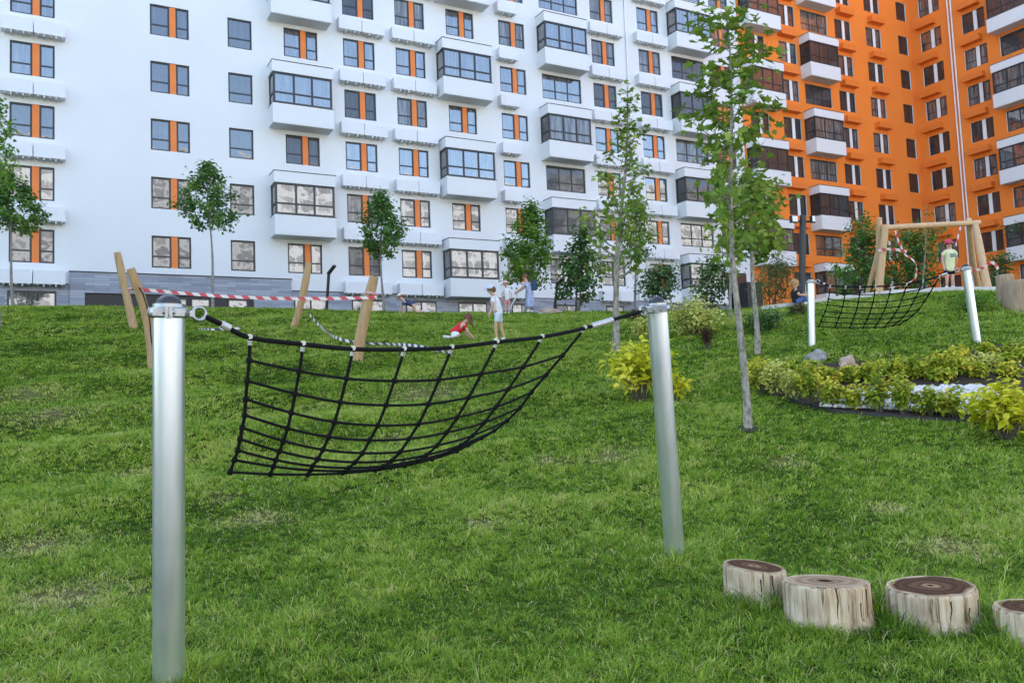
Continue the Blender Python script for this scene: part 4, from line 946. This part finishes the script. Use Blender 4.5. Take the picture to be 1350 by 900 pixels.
tree_px('willow_shrub', 1024,405, 1024,343, 402, 21, 'narrow leaved grey green willow shrub left of the seated woman', 'bark_dark','lf_willow', .14, 1500, 'long', tr=.025, prof='bush', nb=30, seed=42, sparse=.9, F=25.5, upang=1.6, stems=3, cat='shrub')
tree_px('cherry_tree', 1136,400, 1138,283, 395, 30, 'dense dark leaved bushy tree left of the swing frame', 'bark_dark','lf_maple', .125, 2600, 'oval', tr=.04, prof='egg', nb=44, seed=45, sparse=.9, F=26, stems=2)
tree_px('cherry_tree', 1203,400, 1208,306, 395, 34, 'dense dark leaved bush seen through the swing frame', 'bark_dark','lf_maple', .125, 2600, 'oval', tr=.04, prof='bush', nb=44, seed=48, sparse=.9, F=26.5, stems=2, upang=1.1)
tree_px('thin_sapling', 1224,398, 1222,270, 330, 9, 'thin pale sapling rising behind the swing crossbar', 'bark_grey','lf_linden', .1, 120, 'oval', tr=.03, prof='cone', nb=10, seed=49, sparse=.8, F=25.5)
tree_px('dark_bush', 1322,398, 1322,338, 396, 14, 'dark bush behind the right leg of the swing frame', 'bark_dark','lf_dark', .12, 700, 'oval', tr=.03, prof='bush', nb=20, seed=50, sparse=.9, F=25, cat='shrub')
def bush(name, px, py, hw, h, F, n, leaf, ls, shape, label, seed, up=.6, group=None, stems=14, bark='bark_dark', flat=1):
    """many stems from the ground, leaves along them"""
    rn = random.Random(seed); rng = np.random.default_rng(seed); c = W(px, py, F); c.z = zg(c.x, c.y)
    t = thing(name, c, label, 'shrub', group); m = MB(); P = []; tn = []
    for s in range(stems):
        az = s*2.399+rn.random(); sp = math.sqrt((s+.5)/stems)*rn.uniform(.8,1.1); e = c+Vector((math.cos(az)*hw*sp, math.sin(az)*hw*sp*flat, h*(1-.45*sp*sp)*rn.uniform(.75,1.08)))
        o = c+Vector((math.cos(az)*hw*.18*sp, math.sin(az)*hw*.18*sp, -.03)); md = o.lerp(e,.5)+Vector((0,0,h*.12)); b = smoothpath([o,md,e],3)
        m.tube(b, [.012*(1-.7*i/(len(b)-1))*min(1,h) for i in range(len(b))], 5, cap=False); bt = rn.gauss(.5,.18)
        for _ in range(n//stems):
            f = rn.uniform(.25,1)**.8*(len(b)-1); i = min(len(b)-2,int(f)); p = b[i].lerp(b[i+1],f-i); g_ = min(hw*.16, .14); P.append(p+Vector((rn.gauss(0,g_),rn.gauss(0,g_),rn.gauss(0,g_)))); tn.append(bt+.25*(f/(len(b)-1)-.5))
    m.link('stems', M[bark], t); leaves('foliage', np.array(P), ls, shape, leaf, t, rng, up=up, tint=np.array(tn), center=c+Vector((0,0,h*.3))); return t
g = G(848,528); bush('golden_shrub', 845,535, .60, 1.02, g.dot(FWD), 900, 'lf_yellow', .125, 'oval', 'golden leaved shrub growing behind the right near steel post', 2, stems=18)
g = G(890,530); bush('golden_shrub', 890,530, .26, .55, g.dot(FWD)-.1, 150, 'lf_yellow', .13, 'oval', 'few golden leaves on a small shrub peeping out right of the steel post', 3, stems=6)
g = G(918,441); bush('variegated_shrub', 917,441, .72, .80, g.dot(FWD), 1500, 'lf_varieg', .10, 'oval', 'cream and green variegated shrub above the small dark red one', 4, stems=24)
g = G(852,446); bush('variegated_shrub', 846,444, .28, .55, g.dot(FWD), 350, 'lf_varieg', .075, 'oval', 'small variegated shrub between the plane trunk and the steel post', 5, stems=10)
g = G(932,461); bush('barberry', 932,460, .14, .55, g.dot(FWD), 500, 'lf_red', .05, 'oval', 'small dark red barberry in front of the variegated shrub', 6, stems=12)
g = G(1008,436); bush('dark_shrub', 1007,436, .52, .48, g.dot(FWD), 1300, 'lf_dark', .075, 'oval', 'low dark green shrub between the two plane trunks', 7, stems=22)
g = G(1284,411); bush('dark_shrub', 1284,411, .42, .45, g.dot(FWD), 900, 'lf_linden', .07, 'oval', 'low green shrub behind the leaning right post of the far net', 8, stems=18)
g = G(1056,414); bush('barberry', 1053,413, .3, .28, g.dot(FWD), 400, 'lf_red', .05, 'oval', 'low dark red barberry below the seated woman', 9, stems=12)
g = G(868,412); bush('barberry', 838,421, .35, .4, 25, 420, 'lf_red', .06, 'oval', 'dark red barberry behind the rope end at the right post', 10, stems=12)
g = G(1324,578); bush('golden_shrub', 1326,577, .46, .70, g.dot(FWD), 700, 'lf_yellow', .13, 'oval', 'large bright golden shrub at the right end of the flower bed', 11, stems=20)
rnd = random.Random(5); k = 0
row1 = [(1004,520),(1024,524),(1046,529),(1070,535),(1097,540),(1128,543),(1160,546),(1192,549),(1226,551),(1258,553)]
row2 = [(1000,505),(1022,507),(1046,508),(1070,509),(1095,508),(1120,507),(1148,506),(1178,504),(1208,502),(1236,500),(1262,497)]
row3 = [(1016,496),(1050,499),(1085,500),(1125,499),(1165,491),(1205,489),(1240,492),(1268,488),(1296,484),(1322,480),(1346,474),(1262,478),(1300,472),(1336,466),(1240,504),(1290,500),(1330,498)]
for L, hh, lab in ((row1,.50,'yellow green spirea bush in the front row of the flower bed along the black edging'), (row2,.34,'yellow green spirea bush in the middle row of the flower bed'), (row3,.21,'spirea bush in the back rows of the flower bed')):
    for px, py in L:
        g = G(px, py); k += 1
        bush('spirea_bush', px, py, .20*rnd.uniform(.8,1.3), (.13 if lab.startswith('spirea') and px < 1150 else hh)*rnd.uniform(.8,1.25), g.dot(FWD), 460, 'lf_spirea' if rnd.random() < .8 else 'lf_varieg', .078, 'oval', lab, 100+k, group='spirea bushes in the flower bed', stems=12)
#PART4
# ------------------------------------------------------------------ people
def skinned(name, verts, edges, radii, mat, parent, sub=2):
    base = parent_loc(parent); me = bpy.data.meshes.new(name); me.from_pydata([Vector(v)-base for v in verts], edges, [])
    me.materials.append(mat); o = bpy.data.objects.new(name, me); COL.objects.link(o); o.parent = parent
    md = o.modifiers.new('skin', 'SKIN'); md.use_smooth_shade = True
    sv = me.skin_vertices[0].data
    for i, r in enumerate(radii): sv[i].radius = (r, r) if not isinstance(r, tuple) else r; sv[i].use_root = (i == 0)
    s = o.modifiers.new('subdivision', 'SUBSURF'); s.levels = sub; s.render_levels = sub
    return o
def person(label, J, sc, F, frame, clothes, hair, face, group=None, headw=True, base=None):
    """J: joints as zoom-window coordinates (x, y, depth offset); sc: body scale (1 = adult)"""
    ox, oy, q = frame
    P = {k: W(ox+v[0]/q, oy+v[1]/q, F+(v[2] if len(v) > 2 else 0)) for k, v in J.items()}
    low = min(P.values(), key=lambda v: v.z-zg(v.x, v.y)); gz = base if base is not None else zg(low.x, low.y)
    dz = gz+.045*sc*1.2+.035-low.z
    if abs(dz) < .6: P = {k: v+Vector((0,0,dz)) for k, v in P.items()}
    root = P['pelvis'].copy(); root.z = gz
    t = thing('person', root, label, 'person', group)
    s = sc; fd = Vector(face[0]*RGT+face[1]*FWD+Vector((0,0,face[2]))).normalized()
    hd = P['head']; nk = P['neck']; up = (hd-nk).normalized(); hr = .118*(.5*s+.47)
    names = ['pelvis','waist','chest','neck']; V = [P[n] for n in names]; E_ = [(0,1),(1,2),(2,3)]; rad = [.125*s,.115*s,.135*s,.052*s+.004]
    def addv(p, r, par): V.append(p); rad.append(r); E_.append((par, len(V)-1)); return len(V)-1
    i = addv(hd-up*hr*.45+fd*hr*.12, hr*.72, 3); i = addv(hd+up*hr*.15, hr*.98, i); i = addv(hd+up*hr*.8-fd*hr*.1, hr*.70, i)
    hands = []
    for sd_ in 'lr':
        if sd_+'_shoulder' in P:
            a = addv(P[sd_+'_shoulder'], .056*s, 2); b = addv(P[sd_+'_elbow'], .042*s, a); w_ = addv(P[sd_+'_wrist'], .030*s, b)
            d = (P[sd_+'_wrist']-P[sd_+'_elbow']).normalized(); pl_ = addv(P[sd_+'_wrist']+d*.055*s, .030*s, w_)
            x = d.cross(FWD); x = x.normalized() if x.length > .1 else d.orthogonal().normalized()
            for kf, (off, ln) in enumerate(((-.03,.06),(-.01,.075),(.01,.08),(.03,.07))): 
                f1 = addv(V[pl_]+d*ln*.55*s+x*off*s, .009*s, pl_); addv(V[pl_]+d*ln*s+x*off*1.1*s+FWD*(-.012*s), .007*s, f1)
            addv(P[sd_+'_wrist']+d*.06*s-x*.055*s, .009*s, w_)
        a = addv(P[sd_+'_hip'], .085*s, 0); b = addv(P[sd_+'_knee'], .056*s, a); c = addv(P[sd_+'_ankle'], .037*s, b); addv(P[sd_+'_toe'], .036*s, c)
    skinned('body', V, E_, rad, M['skin'], t)
    def garment(nm, chain, rr, mat, branches=()):
        vv, ee, r_ = [], [], []
        for n_, r in zip(chain, rr): vv.append(P[n_] if isinstance(n_, str) else n_); r_.append(r*s)
        ee = [(k, k+1) for k in range(len(vv)-1)]
        for par, ch, rs_ in branches:
            last = par
            for n_, r in zip(ch, rs_): vv.append(P[n_] if isinstance(n_, str) else n_); r_.append(r*s); ee.append((last, len(vv)-1)); last = len(vv)-1
        skinned(nm, vv, ee, r_, M[mat], t)
    mid = lambda a, b, q_: P[a].lerp(P[b], q_)
    for cl in clothes:
        kd, mt = cl[0], cl[1]
        if kd == 'tee':
            br = [(2, [sd_+'_shoulder', mid(sd_+'_shoulder', sd_+'_elbow', .62)], [.084,.074]) for sd_ in 'lr' if sd_+'_shoulder' in P]
            garment('shirt', [P['pelvis'].lerp(P['waist'],-.42),P['pelvis'].lerp(P['waist'],.1),'waist','chest',P['chest'].lerp(P['neck'],.74)], [.172,.168,.162,.188,.105], mt)
            garment('shirt_sleeves', [mid('l_shoulder','l_elbow',.62), P['l_shoulder'].lerp(P['l_elbow'],.12), P['chest'].lerp(P['neck'],.45), P['r_shoulder'].lerp(P['r_elbow'],.12), mid('r_shoulder','r_elbow',.62)], [.070,.074,.125,.074,.070], mt)
        elif kd in ('shorts','leggings','trousers'):
            q_ = {'shorts':.55,'leggings':.9,'trousers':1.0}[kd]
            br = [(1, [P[sd_+'_hip'], mid(sd_+'_hip', sd_+'_knee', q_)]+([mid(sd_+'_knee', sd_+'_ankle', .9)] if kd != 'shorts' else []), [.108,.088]+([.056] if kd != 'shorts' else [])) for sd_ in 'lr']
            garment(kd, [P['pelvis'].lerp(P['waist'],.55),'pelvis'], [.140,.142], mt, br)
        elif kd == 'dress':
            lowp = P['pelvis'].copy(); ft = (P['l_ankle']+P['r_ankle'])/2
            garment('dress', [P['chest'].lerp(P['neck'],.5),'chest','waist','pelvis',P['pelvis'].lerp(ft,.4),P['pelvis'].lerp(ft,.95)], [.09,.155,.15,.175,.20,.235], mt, [(1, [sd_+'_shoulder', mid(sd_+'_shoulder', sd_+'_elbow', .35)], [.074,.06]) for sd_ in 'lr'])
    for sd_ in 'lr':
        m = MB(); a, b = P[sd_+'_ankle'], P[sd_+'_toe']; d = (b-a).normalized(); m.tube(smoothpath([a-d*.03*s, a.lerp(b,.5), b+d*.03*s],3), [.03*s]+[.048*s]*5+[.03*s], 10); m.link('shoe', M['shoe'], t)
    # face
    side = fd.cross(up).normalized(); up2 = side.cross(fd).normalized(); fcn = hd+fd*hr*.93
    for k_ in (-1, 1):
        m = MB(); m.ball(fcn+side*(k_*hr*.36)+up2*hr*.12-fd*hr*.06, hr*.11, 0, 8); m.link('eye', M['eye'], t)
        m = MB(); m.ball(hd+side*(k_*hr*.98)-fd*hr*.1, hr*.2, 0, 8, (.6,.8,1.1)); m.link('ear', M['skin'], t)
    m = MB(); m.ball(fcn-up2*hr*.14+fd*hr*.06, hr*.15, 0, 8); m.link('nose', M['skin'], t)
    m = MB(); m.tube([fcn-up2*hr*.5-side*hr*.22-fd*hr*.12, fcn-up2*hr*.52-fd*hr*.05, fcn-up2*hr*.5+side*hr*.22-fd*hr*.12], hr*.06, 6); m.link('mouth', M['lip'], t)
    def cap_shell(nm, mat, r, c, lo, tilt):
        n = 20; ax = (up+tilt).normalized(); m = MB(); m.lathe(c, [(r*math.cos(a), r*math.sin(a)) for a in [lo+(math.pi/2-lo)*i_/8 for i_ in range(9)]], n, 0, ax); return m
    if hair.get('mat'):
        m = cap_shell('hair', hair['mat'], hr*1.12, hd-fd*hr*.12, -.35, -fd*.55)
        if hair.get('long'):
            b0 = hd-fd*hr*.5; L = hair['long']*s
            for q_ in range(-3, 4):
                st = b0+side*(q_*hr*.26)+up*hr*.3; m.tube(smoothpath([st, st-Vector((0,0,L*.5))+hair.get('dir',Vector((0,0,0)))*.5, st-Vector((0,0,L))+hair.get('dir',Vector((0,0,0)))],3), [hr*.34,hr*.36,hr*.36,hr*.34,hr*.3,hr*.22,hr*.12], 8)
        if hair.get('bun'): m.ball(hd+up*hr*1.15-fd*hr*.2, hr*.42, 0, 10)
        m.link('hair', M[hair['mat']], t)
    if hair.get('cap'):
        m = cap_shell('cap', hair['cap'], hr*1.08, hd+up*hr*.32, .0, -fd*.25)
        if hair.get('brim', True):
            c = hd+fd*hr*1.0+up*hr*.52; m.obox(c+fd*hr*.25, side*hr*.7, fd*hr*.45-up*hr*.08, up*hr*.05)
        else: m.ring(hd+up*hr*.38, up, hr*1.15, hr*.12, 20, 6)
        m.link('cap', M[hair['cap']], t)
    return t, P, hr
f1 = (500, 350, 6.136)
g = G(657,452); F = g.dot(FWD)
person('standing child in white tee and pale shorts stepping down the lawn', dict(head=(905,212),neck=(918,250),chest=(937,302),waist=(955,358),pelvis=(965,402),
 l_shoulder=(922,278,-.12),l_elbow=(918,345,-.15),l_wrist=(897,398,-.14),r_shoulder=(945,278,.12),r_elbow=(925,340,.15),r_wrist=(900,392,.13),
 l_hip=(958,425,-.07),l_knee=(940,515,-.06),l_ankle=(953,603,-.06),l_toe=(935,618,-.06),r_hip=(975,425,.07),r_knee=(988,520,.07),r_ankle=(1012,600,.07),r_toe=(995,612,.07)),
 .74, F, f1, [('tee','c_white'),('shorts','c_denimlight')], dict(mat='hair_brown',cap='c_cap'), (-1,-.1,-.25))
g = G(605,449); F = g.dot(FWD)
person('child in red top sitting on the lawn, long brown hair hanging forward', dict(head=(722,448),neck=(704,478),chest=(672,512),waist=(632,548),pelvis=(600,572),
 l_shoulder=(692,502,-.12),l_elbow=(718,560,-.14),l_wrist=(752,600,-.12),r_shoulder=(684,506,.12),r_elbow=(690,580,.14),r_wrist=(735,598,.12),
 l_hip=(602,578,-.08),l_knee=(652,585,-.2),l_ankle=(570,606,-.16),l_toe=(525,600,-.14),r_hip=(600,576,.08),r_knee=(640,592,.14),r_ankle=(570,610,.1),r_toe=(530,608,.1)),
 .76, F, f1, [('tee','c_red'),('leggings','c_white'),('shorts','c_teal')], dict(mat='hair_brown',long=.42,dir=RGT*.14), (.8,-.1,-.75))
g = G(545,416); F = g.dot(FWD)
person('child in navy check shirt and peach cap crawling along the crest', dict(head=(172,280),neck=(190,300),chest=(215,318),waist=(250,332),pelvis=(278,340),
 l_shoulder=(205,322,-.1),l_elbow=(200,370,-.11),l_wrist=(198,412,-.1),r_shoulder=(205,320,.1),r_elbow=(178,368,.11),r_wrist=(168,402,.1),
 l_hip=(282,348,-.07),l_knee=(300,402,-.07),l_ankle=(372,398,-.07),l_toe=(405,396,-.07),r_hip=(280,346,.07),r_knee=(285,400,.1),r_ankle=(350,392,.1),r_toe=(385,385,.1)),
 .72, F, f1, [('tee','c_navy')], dict(mat='hair_brown',cap='c_peach'), (-.9,-.5,-.1))
F = 31
person('toddler in pale tee, pink shorts and pink sun hat holding a scooter', dict(head=(1022,160),neck=(1028,188),chest=(1032,220),waist=(1036,256),pelvis=(1038,285),
 l_shoulder=(1004,205),l_elbow=(994,250),l_wrist=(998,290),r_shoulder=(1062,205),r_elbow=(1070,250,-.06),r_wrist=(1072,270,-.12),
 l_hip=(1024,300),l_knee=(1024,345),l_ankle=(1024,392),l_toe=(1016,398,-.1),r_hip=(1050,300),r_knee=(1050,345),r_ankle=(1050,392),r_toe=(1046,398,-.1)),
 .60, F, f1, [('tee','c_white'),('shorts','c_pink')], dict(mat='hair_blond',cap='c_pinkcap',brim=False), (-.3,-1,-.1))
F = 32.5
pw, PP, hrw = person('woman in long blue flowered dress bending towards the toddler', dict(head=(1178,112),neck=(1190,142),chest=(1202,180),waist=(1216,225),pelvis=(1222,262),
 l_shoulder=(1180,165,-.14),l_elbow=(1150,200,-.18),l_wrist=(1112,232,-.14),r_shoulder=(1205,165,.16),r_elbow=(1165,205,.14),r_wrist=(1118,236,.1),
 l_hip=(1212,270,-.08),l_knee=(1212,325,-.08),l_ankle=(1212,384,-.08),l_toe=(1200,390,-.1),r_hip=(1232,270,.08),r_knee=(1236,325,.08),r_ankle=(1238,384,.08),r_toe=(1226,390,.06)),
 .92, F, f1, [('dress','c_dress')], dict(mat='hair_brown',bun=True), (-1,-.2,-.35))
c = PP['chest']+RGT*.24; m = MB(); m.obox(c, RGT*.10, FWD*.14, Vector((0,0,.19))); m.obox(c+RGT*.115-Vector((0,0,.05)), RGT*.03, FWD*.10, Vector((0,0,.11)))
bp_ = m.link('backpack', M['c_bag'], None, c); bv = bp_.modifiers.new('bevel', 'BEVEL'); bv.width = .03; bv.segments = 3; tag(bp_, 'small dark blue backpack on the back of the woman in the dress', 'backpack')
# kick scooter between woman and toddler
Fs = 31.6; ht = W(500+1115/6.136, 350+236/6.136, Fs); gb = GF(500+1068/6.136, Fs); sc_ = thing('kick_scooter', gb, 'white kick scooter leaning between toddler and woman', 'scooter')
hb = gb+Vector((0,0,.09)); m = MB(); m.tube([hb, ht], .02, 8); m.link('stem', M['white_panel'], sc_)
m = MB(); m.tube([ht-FWD*.16, ht+FWD*.16], .018, 8); m.link('handlebar', M['black_cap'], sc_)
m = MB(); dkd = -RGT; m.obox(hb+dkd*.26-Vector((0,0,.015)), dkd*.26, FWD*.05, Vector((0,0,.012))); m.link('deck', M['black_cap'], sc_)
for q_ in (.0, .54): m = MB(); m.ring(hb+dkd*q_-Vector((0,0,.03)), FWD, .045, .016, 14, 6); m.link('wheel', M['black_cap'], sc_)
f6 = (1000, 260, 3.857); F = 23.5; gk = zg(*W(1052,400,F).xy)
person('blonde woman in black top and jeans sitting on the kerb by the floodlight pole', dict(head=(186,432),neck=(187,452),chest=(190,474),waist=(193,500),pelvis=(198,520),
 l_shoulder=(192,466,-.14),l_elbow=(208,492,-.18),l_wrist=(232,490,-.2),r_shoulder=(196,466,.14),r_elbow=(215,490,.16),r_wrist=(236,484,.05),
 l_hip=(203,520,-.09),l_knee=(236,500,-.12),l_ankle=(232,532,-.12),l_toe=(246,536,-.14),r_hip=(203,518,.09),r_knee=(238,498,.1),r_ankle=(238,530,.1),r_toe=(250,534,.08)),
 .92, F, f6, [('tee','c_black'),('trousers','c_jeans')], dict(mat='hair_blond',long=.2), (1,-.3,-.15), base=gk)
f7 = (1130, 260, 6.136); F = 23.3
pb, PB, hrb = person('boy in lemon tee, black shorts and red cap standing under the swing', dict(head=(740,397),neck=(744,430),chest=(750,478),waist=(750,545),pelvis=(748,600),
 l_shoulder=(700,455),l_elbow=(690,520,.03),l_wrist=(706,580,-.05),r_shoulder=(795,455),r_elbow=(808,515,.05),r_wrist=(796,565,.1),
 l_hip=(725,615),l_knee=(728,680,-.03),l_ankle=(726,740,.02),l_toe=(720,752,-.14),r_hip=(772,615),r_knee=(772,680,-.03),r_ankle=(774,740,.02),r_toe=(776,752,-.14)),
 .86, F, f7, [('tee','c_lemon'),('shorts','c_black')], dict(mat='hair_brown',cap='c_redcap'), (-.05,-1,-.15))
m = MB(); c = PB['chest']-FWD*.150-Vector((0,0,.03))
for dx, dz, a_, b_ in ((-.05,.025,.02,.012),(0,.03,.02,.012),(.05,.025,.018,.012),(0,-.03,.055,.018)): m.obox(c+RGT*dx+Vector((0,0,dz)), RGT*a_, FWD*.012, Vector((0,0,b_)))
m.link('shirt_print', M['c_print'], pb)
#PART5

# ------------------------------------------------------------------ grass
def build_grass():
    rng = np.random.default_rng(3)
    NB, nt_ = 8, 205000                                     # blades in a tuft, tufts graded by distance
    k = .70; f0, f1_ = 3.2, 37.
    u = rng.random(nt_); F = (f0**k+u*(f1_**k-f0**k))**(1/k)
    lat = rng.uniform(-.68, .68, nt_)*F
    fx, fy = math.sin(YAW), math.cos(YAW); rx, ry = math.cos(YAW), -math.sin(YAW)
    X, Y = fx*F+rx*lat, fy*F+ry*lat
    keep = (Y < 41) & (X < 60)
    poly = np.array(bedw); c = np.zeros(nt_, bool); j = len(poly)-1
    for i in range(len(poly)):
        xi, yi = poly[i]; xj, yj = poly[j]
        c ^= ((yi > Y) != (yj > Y)) & (X < (xj-xi)*(Y-yi)/((yj-yi)+1e-12)+xi); j = i
    keep &= ~c
    for sx_, sy_, r in STUMPXY: keep &= (X-sx_)**2+(Y-sy_)**2 > (r*.95)**2
    dr = dryness(X, Y); keep &= rng.random(nt_) > dr*.7
    X, Y, F, dr = X[keep], Y[keep], F[keep], dr[keep]; nt_ = len(X)
    Z = zgrid(X, Y)
    def fbm(x, y, s):
        r = np.zeros_like(x)
        for o, a in ((1,1),(2.1,.6),(4.3,.4)):
            r += a*np.sin(x*s*o+1.7*np.sin(y*s*o*.8+o))*np.cos(y*s*o*1.1+1.3*np.sin(x*s*o*.7))
        return r
    q = np.maximum(F, 3.5)/5
    pa = fbm(X, Y, 2.2); pb = fbm(X+9, Y-4, .8); pc = fbm(X+3, Y+5, 7)
    ht = .043*q**.12*np.exp(rng.normal(0,.30,nt_))*np.clip(1+.20*pa+.10*pb+.22*pc, .4, 1.9)*(1-.45*dr)
    for (sx_, sy_, r) in STUMPXY+[(b2.x, b2.y, .12), (b1.x, b1.y, .12)]:
        d = np.maximum(np.sqrt((X-sx_)**2+(Y-sy_)**2)-r, 0); ht *= 1+1.1*np.exp(-(d/.11)**2)
    tt = .42+.13*pb+.09*pa+.06*pc+rng.normal(0,.18,nt_)
    lean0 = rng.uniform(0, 2*np.pi, nt_); l0 = rng.uniform(0,.7,nt_); rad = .016*q**.85
    rep = lambda a: np.repeat(a, NB); n = nt_*NB
    th = rng.uniform(0, 2*np.pi, n); rr = np.sqrt(rng.random(n))*rep(rad)
    bx_, by_ = rep(X)+np.cos(th)*rr, rep(Y)+np.sin(th)*rr
    h = rep(ht)*rng.uniform(.55,1.2,n); wd = .0021*rep(q)**.86*rng.uniform(.7,1.4,n)
    az = rng.uniform(0, 2*np.pi, n); side = np.stack([np.cos(az), np.sin(az), np.zeros(n)], -1)
    sp_ = rng.uniform(.3,1.5,n)
    lean = np.stack([np.cos(th)*sp_+rep(np.cos(lean0)*l0), np.sin(th)*sp_+rep(np.sin(lean0)*l0), np.zeros(n)], -1)*h[:,None]
    B = np.stack([bx_, by_, rep(Z)-.006], -1); up = np.array([0,0,1.])[None]*h[:,None]
    V = np.empty((n,5,3), np.float32)
    V[:,0] = B-side*wd[:,None]; V[:,1] = B+side*wd[:,None]
    mid = B+up*.60+lean*.36
    V[:,2] = mid-side*(wd*.85)[:,None]; V[:,3] = mid+side*(wd*.85)[:,None]; V[:,4] = B+up*(1-.25*sp_)[:,None]+lean*1.05
    Fc = (np.array([(0,1,3),(0,3,2),(2,3,4)])[None]+(np.arange(n)*5)[:,None,None]).reshape(-1,3)
    t = np.clip(rep(tt)+rng.normal(0,.12,n), 0, .9); dead = rng.random(n) < (.055+.8*rep(dr)); t[dead] = rng.uniform(.86,1,dead.sum())
    o = fastmesh('grass', V.reshape(-1,3), Fc, M['grass'], None, {'tint': np.repeat(t,5)})
    tag(o, 'short green lawn grass covering the whole slope', 'grass', kind='stuff')
STUMPXY = [(o.location.x, o.location.y, max(v.co.xy.length for v in [c for c in o.children if c.name.startswith('log')][0].data.vertices)) for o in bpy.data.objects if o.type == 'EMPTY' and o.name.startswith(('log_stump','timber_block'))]
build_grass()
